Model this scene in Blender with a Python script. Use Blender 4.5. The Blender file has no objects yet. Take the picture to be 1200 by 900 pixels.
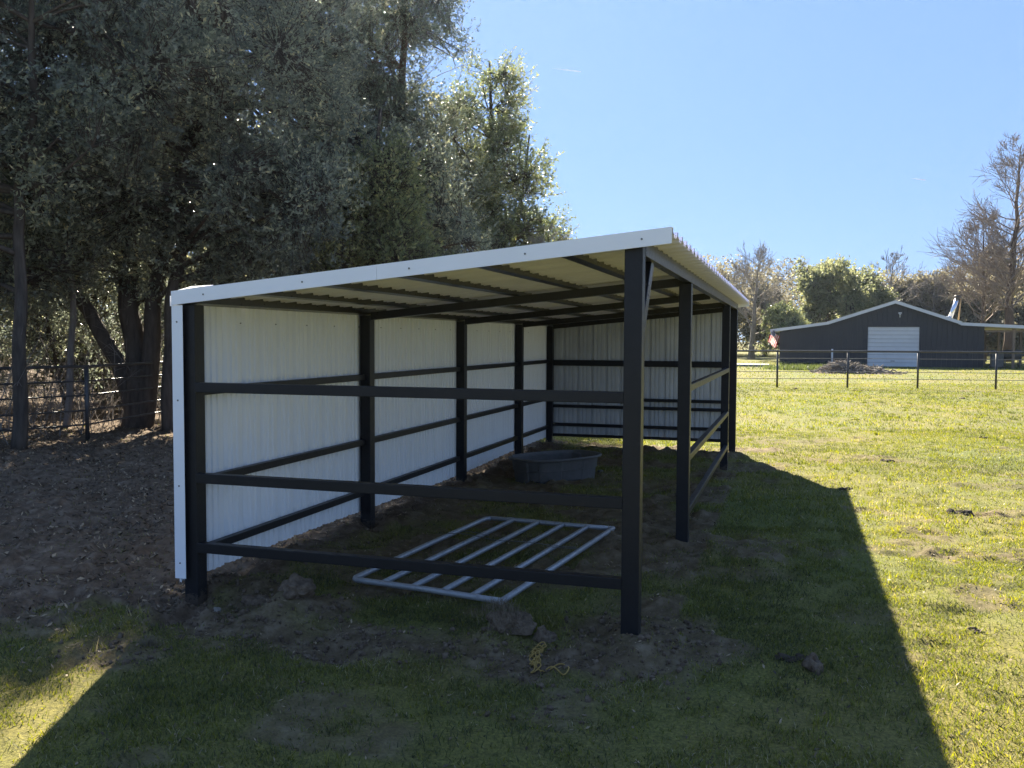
import bpy, bmesh, math, random
import numpy as np
from mathutils import Vector, Matrix
R = math.radians
S = bpy.context.scene
C = S.collection

# ------------------------------------------------------------------ camera
CAM = np.array([3.723, -4.865, 1.70]); YAW = .3007; PIT = .0498; ROLL = .0049
fw = np.array([-math.sin(YAW)*math.cos(PIT), math.cos(YAW)*math.cos(PIT), -math.sin(PIT)])
rt = np.array([math.cos(YAW), math.sin(YAW), 0.]); up = np.cross(rt, fw)
r2 = rt*math.cos(ROLL)+up*math.sin(ROLL); u2 = -rt*math.sin(ROLL)+up*math.cos(ROLL)
cd = bpy.data.cameras.new('camera'); cam = bpy.data.objects.new('camera', cd); C.objects.link(cam)
M = Matrix.Identity(4)
for i in range(3):
    M[i][0] = r2[i]; M[i][1] = u2[i]; M[i][2] = -fw[i]; M[i][3] = CAM[i]
cam.matrix_world = M
cd.sensor_width = 36; cd.lens = 31.58; cd.clip_start = .05; cd.clip_end = 12000
S.camera = cam

# ------------------------------------------------------------------ sky and sun
SUN_EL = 34.4; SUN_AZ = -22.4          # azimuth clockwise from +Y
W = bpy.data.worlds.new('World'); S.world = W; W.use_nodes = True
nt = W.node_tree; bg = nt.nodes['Background']
sky = nt.nodes.new('ShaderNodeTexSky'); sky.sky_type = 'NISHITA'; sky.sun_disc = False
sky.sun_elevation = R(SUN_EL); sky.sun_rotation = R(SUN_AZ); sky.altitude = 0
sky.air_density = 1.0; sky.dust_density = 0; sky.ozone_density = 3.0
gmn = nt.nodes.new('ShaderNodeGamma'); gmn.inputs[1].default_value = .28; nt.links.new(sky.outputs[0], gmn.inputs[0])   # evens out the very bright side of the sky
tn = nt.nodes.new('ShaderNodeMix'); tn.data_type = 'RGBA'; tn.blend_type = 'MULTIPLY'; tn.inputs[0].default_value = 1
nt.links.new(gmn.outputs[0], tn.inputs[6]); tn.inputs[7].default_value = (.56, .80, 1.30, 1)
nt.links.new(tn.outputs[2], bg.inputs[0]); bg.inputs[1].default_value = .086
sd = bpy.data.lights.new('sun', 'SUN'); sd.energy = 4.5; sd.angle = R(.55); sd.color = (1, .91, .74)
so = bpy.data.objects.new('sun', sd); C.objects.link(so)
sv = Vector((math.sin(R(SUN_AZ))*math.cos(R(SUN_EL)), math.cos(R(SUN_AZ))*math.cos(R(SUN_EL)), math.sin(R(SUN_EL))))
so.rotation_euler = sv.to_track_quat('Z', 'Y').to_euler(); so.location = (-20, 40, 40)
S.view_settings.view_transform = 'Standard'; S.view_settings.look = 'None'
S.view_settings.exposure = 2.5; S.view_settings.gamma = 1; S.view_settings.use_curve_mapping = False
S.cycles.max_bounces = 10; S.cycles.diffuse_bounces = 8; S.cycles.transmission_bounces = 4
S.cycles.transparent_max_bounces = 8; S.cycles.volume_bounces = 0

# ------------------------------------------------------------------ helpers
def P(u, d, z=0.):
    """a place u metres right of and d metres ahead of where the photographer stands"""
    return np.array([CAM[0]-math.sin(YAW)*d+math.cos(YAW)*u, CAM[1]+math.cos(YAW)*d+math.sin(YAW)*u, z])

def vn(x, y, s, seed=0, z=None):
    """value noise, 0..1"""
    x = np.asarray(x, float)/s+1000.37; y = np.asarray(y, float)/s+1000.71
    z = np.zeros_like(x)+seed*7.13 if z is None else np.asarray(z, float)/s+seed*7.13+500
    xi, yi, zi = np.floor(x), np.floor(y), np.floor(z)
    fx, fy, fz = x-xi, y-yi, z-zi
    fx = fx*fx*(3-2*fx); fy = fy*fy*(3-2*fy); fz = fz*fz*(3-2*fz)
    def h(a, b, c):
        v = np.sin(a*127.1+b*311.7+c*74.7)*43758.5453
        return v-np.floor(v)
    r = 0
    for dx in (0, 1):
        for dy in (0, 1):
            for dz in (0, 1):
                r = r+h(xi+dx, yi+dy, zi+dz)*(fx if dx else 1-fx)*(fy if dy else 1-fy)*(fz if dz else 1-fz)
    return r
def sm(v, a, b):
    t = np.clip((v-a)/(b-a), 0, 1); return t*t*(3-2*t)

def mesh_np(name, V, F, mat, rnd=None, smooth=False, extra=None):
    """V (n,3); F = (m,k) array or list of such arrays"""
    Fs = F if isinstance(F, list) else [F]
    me = bpy.data.meshes.new(name)
    V = np.asarray(V, np.float32); me.vertices.add(len(V)); me.vertices.foreach_set('co', V.ravel())
    li = np.concatenate([f.ravel() for f in Fs]).astype(np.int32)
    ks = np.concatenate([np.full(len(f), f.shape[1]) for f in Fs])
    me.loops.add(len(li)); me.loops.foreach_set('vertex_index', li)
    me.polygons.add(len(ks)); me.polygons.foreach_set('loop_start', np.concatenate([[0], np.cumsum(ks)[:-1]]).astype(np.int32))
    me.update(calc_edges=True)
    me.polygons.foreach_set('use_smooth', np.full(len(ks), bool(smooth)))
    if rnd is not None:
        a = me.attributes.new('rnd', 'FLOAT', 'POINT'); a.data.foreach_set('value', np.asarray(rnd, np.float32))
    for k, v in (extra or {}).items():
        a = me.attributes.new(k, 'FLOAT', 'POINT'); a.data.foreach_set('value', np.asarray(v, np.float32))
    if mat: me.materials.append(mat)
    return me

def link(name, me, parent=None):
    o = bpy.data.objects.new(name, me); C.objects.link(o)
    if parent: o.parent = parent
    return o
def tag(o, label=None, cat=None, group=None, kind=None):
    if label: o['label'] = label
    if cat: o['category'] = cat
    if group: o['group'] = group
    if kind: o['kind'] = kind
    return o
def empty(name, loc, label, cat, group=None, rz=0):
    o = bpy.data.objects.new(name, None); C.objects.link(o); o.location = loc; o.rotation_euler = (0, 0, rz)
    o.empty_display_size = .2
    return tag(o, label, cat, group)

class MB:
    """collects simple solids into one mesh"""
    def __init__(s): s.bm = bmesh.new()
    def box(s, a, b, bev=0):
        x0, y0, z0 = a; x1, y1, z1 = b
        vs = [s.bm.verts.new(p) for p in ((x0,y0,z0),(x1,y0,z0),(x1,y1,z0),(x0,y1,z0),(x0,y0,z1),(x1,y0,z1),(x1,y1,z1),(x0,y1,z1))]
        fs = [s.bm.faces.new([vs[i] for i in f]) for f in ((3,2,1,0),(4,5,6,7),(0,1,5,4),(1,2,6,5),(2,3,7,6),(3,0,4,7))]
        if bev:
            es = list({e for f in fs for e in f.edges})
            bmesh.ops.bevel(s.bm, geom=es, offset=bev, segments=2, affect='EDGES', profile=.6)
        return s
    def hexa(s, pts):
        vs = [s.bm.verts.new(p) for p in pts]
        for f in ((3,2,1,0),(4,5,6,7),(0,1,5,4),(1,2,6,5),(2,3,7,6),(3,0,4,7)): s.bm.faces.new([vs[i] for i in f])
        return s
    def beam(s, p, q, w, h, bev=0):
        """rectangular bar from p to q: w across, h upward"""
        p = Vector(p); q = Vector(q); d = (q-p).normalized()
        side = d.cross(Vector((0, 0, 1)))
        side = side.normalized() if side.length > 1e-4 else Vector((1, 0, 0))
        u = side.cross(d).normalized()
        a = side*w/2; b = u*h/2
        pts = [p-a-b, p+a-b, q+a-b, q-a-b, p-a+b, p+a+b, q+a+b, q-a+b]
        n0 = len(s.bm.faces)
        s.hexa(pts)
        if bev:
            s.bm.faces.ensure_lookup_table()
            es = list({e for f in s.bm.faces[n0:] for e in f.edges})
            bmesh.ops.bevel(s.bm, geom=es, offset=bev, segments=1, affect='EDGES')
        return s
    def tube(s, pts, r, n=8, cap=True):
        pts = [Vector(p) for p in pts]; rs = r if isinstance(r, (list, tuple)) else [r]*len(pts)
        rings = []; prev = None
        for i, p in enumerate(pts):
            d = (pts[min(i+1, len(pts)-1)]-pts[max(i-1, 0)]).normalized()
            a = prev if prev is not None else (Vector((0, 0, 1)) if abs(d.z) < .9 else Vector((1, 0, 0)))
            a = (a-d*a.dot(d)).normalized(); prev = a; b = d.cross(a)
            rings.append([s.bm.verts.new(p+(a*math.cos(t)+b*math.sin(t))*rs[i]) for t in (2*math.pi*k/n for k in range(n))])
        for r0, r1 in zip(rings, rings[1:]):
            for k in range(n):
                f = s.bm.faces.new((r0[k], r0[(k+1) % n], r1[(k+1) % n], r1[k])); f.smooth = True
        if cap and n > 2:
            s.bm.faces.new(rings[0][::-1]); s.bm.faces.new(rings[-1])
        return s
    def prism(s, poly, axis, a, b):
        """poly = list of 2-D points; axis 0/1/2 = extrusion axis"""
        def mk(t):
            o = []
            for (u, v) in poly:
                c = [u, v]; c.insert(axis, t); o.append(s.bm.verts.new(c))
            return o
        A = mk(a); B = mk(b); n = len(poly)
        s.bm.faces.new(A); s.bm.faces.new(B[::-1])
        for k in range(n): s.bm.faces.new((A[k], B[k], B[(k+1) % n], A[(k+1) % n]))
        return s
    def build(s, name, mat, parent=None):
        bmesh.ops.recalc_face_normals(s.bm, faces=s.bm.faces)
        me = bpy.data.meshes.new(name); s.bm.to_mesh(me); s.bm.free()
        if mat: me.materials.append(mat)
        return link(name, me, parent)

# ------------------------------------------------------------------ materials
def mat(name):
    m = bpy.data.materials.new(name); m.use_nodes = True
    return m, m.node_tree, m.node_tree.nodes['Principled BSDF']
def N(nt, t, **kw):
    n = nt.nodes.new(t)
    for k, v in kw.items():
        if k in n.inputs: n.inputs[k].default_value = v
        else: setattr(n, k, v)
    return n
def ramp(nt, fac, stops):
    n = nt.nodes.new('ShaderNodeValToRGB'); cr = n.color_ramp
    while len(cr.elements) < len(stops): cr.elements.new(.5)
    for e, (p, c) in zip(cr.elements, stops): e.position = p; e.color = (*c, 1)
    nt.links.new(fac, n.inputs[0]); return n.outputs[0]
def noise(nt, scale, detail=4, rough=.55, vec=None, stretch=None):
    tc = nt.nodes.new('ShaderNodeTexCoord'); v = tc.outputs['Object']
    if stretch:
        mp = nt.nodes.new('ShaderNodeMapping'); mp.inputs['Scale'].default_value = stretch
        nt.links.new(v, mp.inputs[0]); v = mp.outputs[0]
    n = N(nt, 'ShaderNodeTexNoise', Scale=scale, Detail=detail, Roughness=rough); nt.links.new(v, n.inputs['Vector'])
    return n.outputs[0]
def bump(nt, b, h, strength=.3, dist=.01):
    n = N(nt, 'ShaderNodeBump', Strength=strength, Distance=dist); nt.links.new(h, n.inputs['Height'])
    nt.links.new(n.outputs[0], b.inputs['Normal'])
def simple(name, stops, scale=6, rough=.5, metal=0, bmp=0, bscale=40, stretch=None, rough_var=0, spec=.5):
    m, nt, b = mat(name)
    nt.links.new(ramp(nt, noise(nt, scale, 5, .6, stretch=stretch), stops), b.inputs['Base Color'])
    b.inputs['Roughness'].default_value = rough; b.inputs['Metallic'].default_value = metal
    b.inputs['Specular IOR Level'].default_value = spec
    if bmp: bump(nt, b, noise(nt, bscale, 4, .6), bmp, .01)
    if rough_var:
        r = N(nt, 'ShaderNodeMapRange'); r.inputs['To Min'].default_value = rough-rough_var; r.inputs['To Max'].default_value = rough+rough_var
        nt.links.new(noise(nt, scale*2.3, 4), r.inputs[0]); nt.links.new(r.outputs[0], b.inputs['Roughness'])
    return m

black_steel = simple('black_steel', [(.3, (.008, .008, .010)), (.7, (.013, .013, .016))], 9, .3, 0, .12, 55, rough_var=.08, spec=.4)
dirty_steel = simple('dirty_black_steel', [(.35, (.008, .008, .010)), (.66, (.011, .011, .013)), (.85, (.026, .023, .020))], 11, .44, 0, .15, 60, rough_var=.1, spec=.32)
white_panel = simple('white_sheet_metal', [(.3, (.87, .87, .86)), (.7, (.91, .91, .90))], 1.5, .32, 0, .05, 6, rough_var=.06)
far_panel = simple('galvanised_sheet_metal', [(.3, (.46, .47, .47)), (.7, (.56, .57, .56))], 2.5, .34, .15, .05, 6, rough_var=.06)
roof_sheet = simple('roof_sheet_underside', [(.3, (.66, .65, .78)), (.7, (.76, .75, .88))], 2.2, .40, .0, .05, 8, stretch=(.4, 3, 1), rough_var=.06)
white_trim = simple('white_trim', [(.3, (.80, .81, .83)), (.75, (.86, .86, .88))], 3, .35, 0, .04, 7, rough_var=.06)
galv_tube = simple('galvanised_tube', [(.3, (.28, .285, .29)), (.55, (.36, .365, .37)), (.75, (.17, .16, .15))], 14, .45, .4, .15, 60, rough_var=.12)
rubber = simple('black_plastic', [(.3, (.06, .057, .052)), (.7, (.095, .088, .08))], 8, .62, 0, .2, 30, rough_var=.1)
pipe_paint = simple('weathered_pipe', [(.3, (.030, .030, .032)), (.7, (.06, .055, .05))], 8, .4, .2, .1, 40)
steel_wire = simple('steel_wire', [(.3, (.12, .12, .12)), (.7, (.2, .19, .18))], 8, .45, .6)
barn_wall = simple('charcoal_siding', [(.3, (.013, .015, .022)), (.7, (.018, .020, .029))], 2, .55, 0, stretch=(3, 3, .4))
barn_roof = simple('pale_metal_roof', [(.3, (.42, .41, .37)), (.7, (.55, .53, .47))], 1.3, .4, .2)
door_white = simple('painted_garage_door', [(.3, (.55, .56, .57)), (.7, (.63, .64, .65))], 1.4, .45)
timber = simple('old_timber', [(.3, (.16, .11, .07)), (.7, (.26, .19, .13))], 3, .8, stretch=(6, 6, .6), bmp=.2)
shiny = simple('shiny_flue_steel', [(.3, (.6, .62, .66)), (.7, (.7, .72, .75))], 3, .2, .9)
orange_wood = simple('tan_brace_paint', [(.3, (.45, .27, .1)), (.7, (.5, .32, .14))], 3, .6)
concrete = simple('pale_concrete', [(.3, (.22, .21, .18)), (.7, (.32, .30, .26))], 2, .85)
rope_m = simple('yellow_rope', [(.3, (.24, .15, .03)), (.7, (.36, .24, .06))], 60, .7, bmp=.3, bscale=200)
grey_shed = simple('grey_cladding', [(.3, (.10, .10, .11)), (.7, (.14, .14, .15))], 1, .6)
soil_m = simple('clod_soil', [(.25, (.060, .042, .028)), (.5, (.12, .088, .060)), (.8, (.20, .155, .11))], 22, .95, bmp=.8, bscale=70, spec=.15)
dung_m = simple('dung', [(.3, (.028, .020, .014)), (.7, (.075, .055, .038))], 30, .85, bmp=.8, bscale=60, spec=.2)
stone_m = simple('pale_stone', [(.3, (.16, .14, .12)), (.7, (.30, .27, .23))], 18, .9, bmp=.5, bscale=60, spec=.2)
straw_m = simple('dead_straw', [(.3, (.10, .075, .045)), (.7, (.20, .155, .10))], 30, .8)
flue_cap = simple('dark_flue_cap', [(.3, (.03, .025, .02)), (.7, (.07, .05, .04))], 8, .6)

def bark(name, c0, c1):
    return simple(name, [(.3, c0), (.7, c1)], 5, .9, bmp=.9, bscale=14, stretch=(3, 3, .5), spec=.15)
bark_dark = bark('dark_bark', (.045, .036, .028), (.10, .082, .066))
bark_pale = bark('pale_bark', (.13, .115, .10), (.24, .215, .19))
bark_brown = bark('brown_bark', (.075, .052, .038), (.14, .10, .078))

def leaf_mat(name, stops, trans=.35, rough=.38, spec=.5, sat=1.1):
    m, nt, b = mat(name)
    at = N(nt, 'ShaderNodeAttribute'); at.attribute_name = 'rnd'
    col = ramp(nt, at.outputs['Fac'], stops)
    nt.links.new(col, b.inputs['Base Color']); b.inputs['Roughness'].default_value = rough
    b.inputs['Specular IOR Level'].default_value = spec
    tr = N(nt, 'ShaderNodeBsdfTranslucent'); mx = N(nt, 'ShaderNodeMixShader'); mx.inputs[0].default_value = trans
    hs = N(nt, 'ShaderNodeHueSaturation', Saturation=sat, Value=1.6); nt.links.new(col, hs.inputs['Color'])
    nt.links.new(hs.outputs[0], tr.inputs[0])
    nt.links.new(b.outputs[0], mx.inputs[1]); nt.links.new(tr.outputs[0], mx.inputs[2])
    nt.links.new(mx.outputs[0], nt.nodes['Material Output'].inputs[0])
    return m
oak_leaf = leaf_mat('oak_leaf', [(0, (.085, .098, .085)), (.5, (.175, .195, .15)), (.8, (.28, .30, .20)), (1, (.46, .42, .24))], .45, .22)
cedar_leaf = leaf_mat('cedar_leaf', [(0, (.055, .07, .056)), (.6, (.12, .142, .095)), (1, (.22, .225, .13))], .22, .5)
willow_leaf = leaf_mat('light_green_leaf', [(0, (.085, .10, .055)), (.6, (.17, .195, .09)), (1, (.32, .30, .13))], .45, .32)
bush_leaf = leaf_mat('bush_leaf', [(0, (.022, .026, .013)), (.5, (.046, .050, .022)), (1, (.13, .11, .055))], .32, .5)
tan_leaf = leaf_mat('tan_winter_leaf', [(0, (.09, .083, .058)), (.5, (.19, .17, .11)), (1, (.25, .225, .14))], .36, .6)
far_green = leaf_mat('far_green_leaf', [(0, (.09, .10, .06)), (.5, (.16, .175, .09)), (1, (.25, .24, .12))], .5, .5)
grass_leaf = leaf_mat('grass_blade', [(0, (.054, .059, .040)), (.45, (.122, .130, .061)), (.76, (.205, .202, .085)), (.94, (.28, .255, .16)), (1, (.36, .32, .23))], .50, .6, .25, 1.9)
litter_m = leaf_mat('fallen_leaf', [(0, (.035, .024, .015)), (.6, (.13, .09, .055)), (1, (.38, .29, .18))], .15, .6, .3)
weed_leaf = leaf_mat('weed_leaf', [(0, (.05, .065, .02)), (1, (.12, .14, .045))], .4, .5)
twig_m = simple('twig', [(.3, (.16, .14, .12)), (.7, (.27, .24, .21))], 3, .9, spec=.15)
twig_dark = simple('dark_twig', [(.3, (.05, .042, .034)), (.7, (.10, .085, .07))], 3, .9, spec=.15)
twig_red = simple('reddish_twig', [(.3, (.18, .145, .12)), (.7, (.29, .24, .20))], 3, .9, spec=.15)

def mud_splash(m, top=.22):
    nt = m.node_tree; b = nt.nodes['Principled BSDF']; src = b.inputs['Base Color'].links[0].from_socket
    tc = nt.nodes.new('ShaderNodeTexCoord'); sp = nt.nodes.new('ShaderNodeSeparateXYZ'); nt.links.new(tc.outputs['Object'], sp.inputs[0])
    mr = N(nt, 'ShaderNodeMapRange'); mr.inputs['From Min'].default_value = 0; mr.inputs['From Max'].default_value = top; mr.inputs['To Min'].default_value = .62; mr.inputs['To Max'].default_value = -.05
    nt.links.new(sp.outputs[2], mr.inputs[0]); nz_ = noise(nt, 45, 4, .7)
    lt = N(nt, 'ShaderNodeMath', operation='LESS_THAN'); nt.links.new(nz_, lt.inputs[0]); nt.links.new(mr.outputs[0], lt.inputs[1])
    k = N(nt, 'ShaderNodeMath', operation='MULTIPLY'); nt.links.new(lt.outputs[0], k.inputs[0]); k.inputs[1].default_value = .75
    mx = N(nt, 'ShaderNodeMix', data_type='RGBA'); nt.links.new(k.outputs[0], mx.inputs[0]); nt.links.new(src, mx.inputs[6]); mx.inputs[7].default_value = (.085, .065, .048, 1)
    nt.links.new(mx.outputs[2], b.inputs['Base Color'])
mud_splash(dirty_steel, .20); mud_splash(white_panel, .16)

# ------------------------------------------------------------------ ground
def dirt_mask(x, y):
    """0 grass .. 1 bare soil"""
    n1 = vn(x, y, .9, 1); n2 = vn(x, y, .28, 2); n3 = vn(x, y, 3.2, 3); n4 = vn(x, y, .1, 4)
    wob = (n1-.5)*1.1+(n2-.5)*.75+(n4-.5)*.35
    m = sm(-x+wob*1.2-.35, -.1, .9)*sm(y+wob*2, -1.6, .2)                    # wooded strip left of the wall
    m = np.maximum(m, .9*sm(-x+wob*.8-.9, 0, 1)*sm(y+wob, -2.6, -1.2)*sm(n3, .35, .6))
    ins = (y > -.3)*(y < 9.3)
    m = np.maximum(m, ins*(x > 0)*(x < 3.1)*.85*sm(vn(x, y, .6, 71)*.6+n2*.4, .30, .60))
    m = np.maximum(m, .65*(y > -1.6)*(y < 0)*(x > -.2)*(x < 3.8)*sm(vn(x, y, .5, 72)*.6+n2*.4, .42, .66))
    m = np.maximum(m, ins*sm(.55-x+wob*.5, 0, .35))                          # berm along the wall
    fb = sm(.40-np.abs(y+.30+(x-1.5)*.03)+wob*.45, 0, .45)*sm(3.1-x+wob*.5, 0, .4)*sm(x+.3, 0, .4)
    m = np.maximum(m, fb*.88)
    def ell(cx, cy, ax, ay, k=1., rot=0.):
        c, s = math.cos(rot), math.sin(rot); u = ((x-cx)*c+(y-cy)*s)/ax; v = (-(x-cx)*s+(y-cy)*c)/ay
        return k*.85*sm(1-np.sqrt(u*u+v*v)+wob*.9, 0, .6)
    for e in ((3.45, 2.75, .95, .75, .95), (3.0, .05, .55, .5, .95), (4.95, 2.9, .95, .28, .85, .1), (3.35, 9.35, .5, .35, .9),
              (1.2, 6.1, .9, 1.3, .7), (1.4, 9.25, 1.7, .14, .6), (3.2, 7.5, .35, .4, .8), (5.5, 4.85, .35, .2, .8),
              (4.25, 1.0, .3, .2, .4), (5.6, .9, .7, .5, .6), (6.1, 6.9, .8, .35, .5), (10, 14, 1.2, .6, .5), (6.0, 21, 1.6, .8, .4)):
        m = np.maximum(m, ell(*e))
    m = np.maximum(m, sm(vn(x, y, .75, 9)*.6+n2*.4, .62, .76)*.55*(1-.6*sm(np.hypot(x-3.7, y+4.8), 10, 25)))           # thin spots all over
    m = np.maximum(m, .9*sm(.22-np.abs(y-29.2+(x-9)*.12)+wob*.3, 0, .2)*sm(x-8.1, 0, .5))
    far = sm(y, 50, 70)
    return np.clip(m*(1-far), 0, 1)
def hgt(x, y, m=None):
    if m is None: m = dirt_mask(x, y)
    near = 1-sm(np.hypot(x-3.7, y+4.8), 22, 40)
    hoof = np.maximum(vn(x, y, .24, 61)-.70, 0)*(.10+.16*m)+np.maximum(vn(x, y, .19, 62)-.74, 0)*.22*m
    h = (vn(x, y, 1.7, 11)-.5)*.06+(vn(x, y, .55, 12)-.5)*.03
    lump = vn(x, y, .17, 13); fine = vn(x, y, .065, 14)
    h = h+m*((lump-.5)*.055+(fine-.5)*.03+np.maximum(vn(x, y, .11, 15)-.62, 0)*.16)+(1-m)*(vn(x, y, .2, 16)-.5)*.02-hoof
    berm = .04*sm(.40-np.abs(x-.17), 0, .3)*sm(y, -.2, .3)*sm(9.4-y, 0, .4)
    mound = 0
    for cx, cy, r, k in ((.80, -.02, .17, .13), (2.15, -.06, .16, .10), (.40, .25, .25, .05), (3.77, -.02, .24, .035), (3.25, 2.6, .6, .03), (2.9, -.05, .25, .04)):
        mound = mound+k*np.exp(-((x-cx)**2+(y-cy)**2)/r**2)
    dip = -.055*np.exp(-((x-.1)**2+(y-.0)**2)/.3**2)-.05*np.exp(-((x-2.2)**2+(y+.75)**2)/.5**2)-.05*np.exp(-((x-1.3)**2+(y+.5)**2)/.35**2)
    return (h*near+(berm+mound+dip)*near).astype(float)
def z_at(x, y): return float(hgt(np.array([x], float), np.array([y], float))[0])

def axis(segs):
    out = []
    for a, b, st in segs: out += list(np.arange(a, b-1e-6, st))
    return np.array(out+[segs[-1][1]])
gx = axis([(-900, -300, 100), (-300, -60, 20), (-60, -14, 2), (-14, -8, .14), (-8, -3, .06), (-3, 7.5, .036), (7.5, 14, .12), (14, 40, .8), (40, 120, 8), (120, 900, 60)])
gy = axis([(-60, -8, 4), (-8, -3, .2), (-3, 5, .036), (5, 12, .07), (12, 30, .3), (30, 80, 1.5), (80, 160, 8), (160, 1000, 70)])
X, Y = np.meshgrid(gx, gy); xs, ys = X.ravel(), Y.ravel()
dm = dirt_mask(xs, ys); zs = hgt(xs, ys, dm)
nx, ny = len(gx), len(gy)
I = (np.arange(ny-1)[:, None]*nx+np.arange(nx-1)[None, :]).ravel()
gm, nt, b = mat('meadow_ground')
at = N(nt, 'ShaderNodeAttribute'); at.attribute_name = 'dirt'
nz = noise(nt, 9, 6, .65); nz2 = noise(nt, .35, 4, .6); nz3 = noise(nt, 60, 4, .7)
soil = ramp(nt, nz, [(.28, (.062, .041, .026)), (.5, (.125, .088, .058)), (.72, (.23, .175, .125))])
g1 = ramp(nt, nz3, [(.25, (.056, .053, .028)), (.5, (.132, .127, .043)), (.75, (.25, .225, .070))])
g2 = ramp(nt, nz2, [(.35, (.80, .95, .75)), (.65, (1.15, 1.05, .95))])
mu = N(nt, 'ShaderNodeMix', data_type='RGBA', blend_type='MULTIPLY'); mu.inputs[0].default_value = 1
nt.links.new(g1, mu.inputs[6]); nt.links.new(g2, mu.inputs[7])
mx = N(nt, 'ShaderNodeMix', data_type='RGBA'); nt.links.new(at.outputs['Fac'], mx.inputs[0])
nt.links.new(mu.outputs[2], mx.inputs[6]); nt.links.new(soil, mx.inputs[7])
nt.links.new(mx.outputs[2], b.inputs['Base Color']); b.inputs['Roughness'].default_value = .95; b.inputs['Specular IOR Level'].default_value = .1
bump(nt, b, nz3, .6, .02)
me = mesh_np('ground', np.stack([xs, ys, zs], 1), np.stack([I, I+1, I+nx+1, I+nx], 1), gm, extra={'dirt': dm}, smooth=True)
tag(link('ground', me), kind='structure')

# grass blades
rng = np.random.default_rng(5)
def wedge(n, d0, d1, pad=1.0, lo=-.66, hi=.66):
    d = np.sqrt(rng.uniform(d0**2, d1**2, n)); k = rng.uniform(lo, hi, n); u = k*d+rng.uniform(-pad, pad, n)
    p = CAM[None, :2]+d[:, None]*np.array([-math.sin(YAW), math.cos(YAW)])+u[:, None]*np.array([math.cos(YAW), math.sin(YAW)])
    return p[:, 0], p[:, 1]
def blades(x, y, h, w, lean0=.35, lean1=1.5, tint=0.):
    n = len(x); z = hgt(x, y)-.004
    a = rng.uniform(0, 2*np.pi, n); le = rng.uniform(lean0, lean1, n)
    dx, dy = np.cos(a), np.sin(a)
    yaw = rng.uniform(0, np.pi, n); wx, wy = np.cos(yaw)*w/2, np.sin(yaw)*w/2
    s1, c1 = np.sin(le*.6), np.cos(le*.6); s2, c2 = np.sin(le), np.cos(le)
    b0 = np.stack([x-wx, y-wy, z], 1); b1 = np.stack([x+wx, y+wy, z], 1)
    m = np.stack([x+dx*h*.5*s1, y+dy*h*.5*s1, z+h*.5*c1], 1)
    wv = np.stack([wx*.8, wy*.8, np.zeros(n)], 1)
    t = m+np.stack([dx*h*.5*s2, dy*h*.5*s2, h*.5*c2], 1)
    V = np.stack([b0, b1, m+wv, m-wv, t], 1).reshape(-1, 3)
    i = np.arange(n)[:, None]*5
    r = np.clip(vn(x, y, .35, 31)*.42+vn(x, y, 2.6, 32)*.34+rng.normal(.02, .22, n)+tint, 0, 1)
    return V, i+np.array([[0, 1, 2, 3]]), i+np.array([[3, 2, 4]]), np.repeat(r, 5)
Vs, Q, T, Rn = [], [], [], []; off = 0
for (n, d0, d1, hh, ww, pad) in ((280000, 2.6, 8, .036, .0050, .8), (240000, 8, 17, .045, .0075, 1.5), (200000, 17, 36, .055, .015, 2), (70000, 36, 75, .07, .035, 3)):
    x, y = wedge(n, d0, d1, pad)
    m = dirt_mask(x, y)
    keep = rng.uniform(0, 1, n) > sm(m+(vn(x, y, .12, 37)-.5)*.7, .15, .95)*.96
    keep &= rng.uniform(0, 1, n) < (.16+.95*sm(vn(x, y, .13, 33)*.55+vn(x, y, .8, 34)*.45, .32, .62))
    keep &= ~((np.abs(y-59.9) < 16)*(y > 59.6)*(x > 2.9)*(x < 15.7))
    x, y = x[keep], y[keep]; m = m[keep]
    s = rng.uniform(.5, 1.35, len(x))*(.65+.8*vn(x, y, .6, 35))*(1-.4*m)
    v, q, t, r = blades(x, y, hh*s, ww*rng.uniform(.7, 1.2, len(x)), tint=.10*sm(m, .0, .6))
    Vs.append(v); Q.append(q+off); T.append(t+off); Rn.append(r); off += len(v)
# ragged taller tufts and dead stalks
tx, ty = wedge(900, 3, 30, 1.0); kk = dirt_mask(tx, ty) < .75; tx, ty = tx[kk], ty[kk]
nb_ = 26; sp_ = rng.uniform(.02, .07, len(tx)); x = np.repeat(tx, nb_)+rng.normal(0, 1, len(tx)*nb_)*np.repeat(sp_, nb_); y = np.repeat(ty, nb_)+rng.normal(0, 1, len(tx)*nb_)*np.repeat(sp_, nb_)
dd_ = np.hypot(x-CAM[0], y-CAM[1])
v, q, t, r = blades(x, y, rng.uniform(.03, .085, len(x)), .003+.0004*dd_, .2, 1.1); r = np.clip(r+np.repeat(np.repeat(np.where(rng.uniform(0, 1, len(tx)) < .25, .25, -.08), nb_), 5), 0, 1)
Vs.append(v); Q.append(q+off); T.append(t+off); Rn.append(r); off += len(v)
me = mesh_np('grass', np.concatenate(Vs), [np.concatenate(Q), np.concatenate(T)], grass_leaf, np.concatenate(Rn))
tag(link('grass', me), 'short patchy green grass growing over the paddock', 'grass', kind='stuff')

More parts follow.
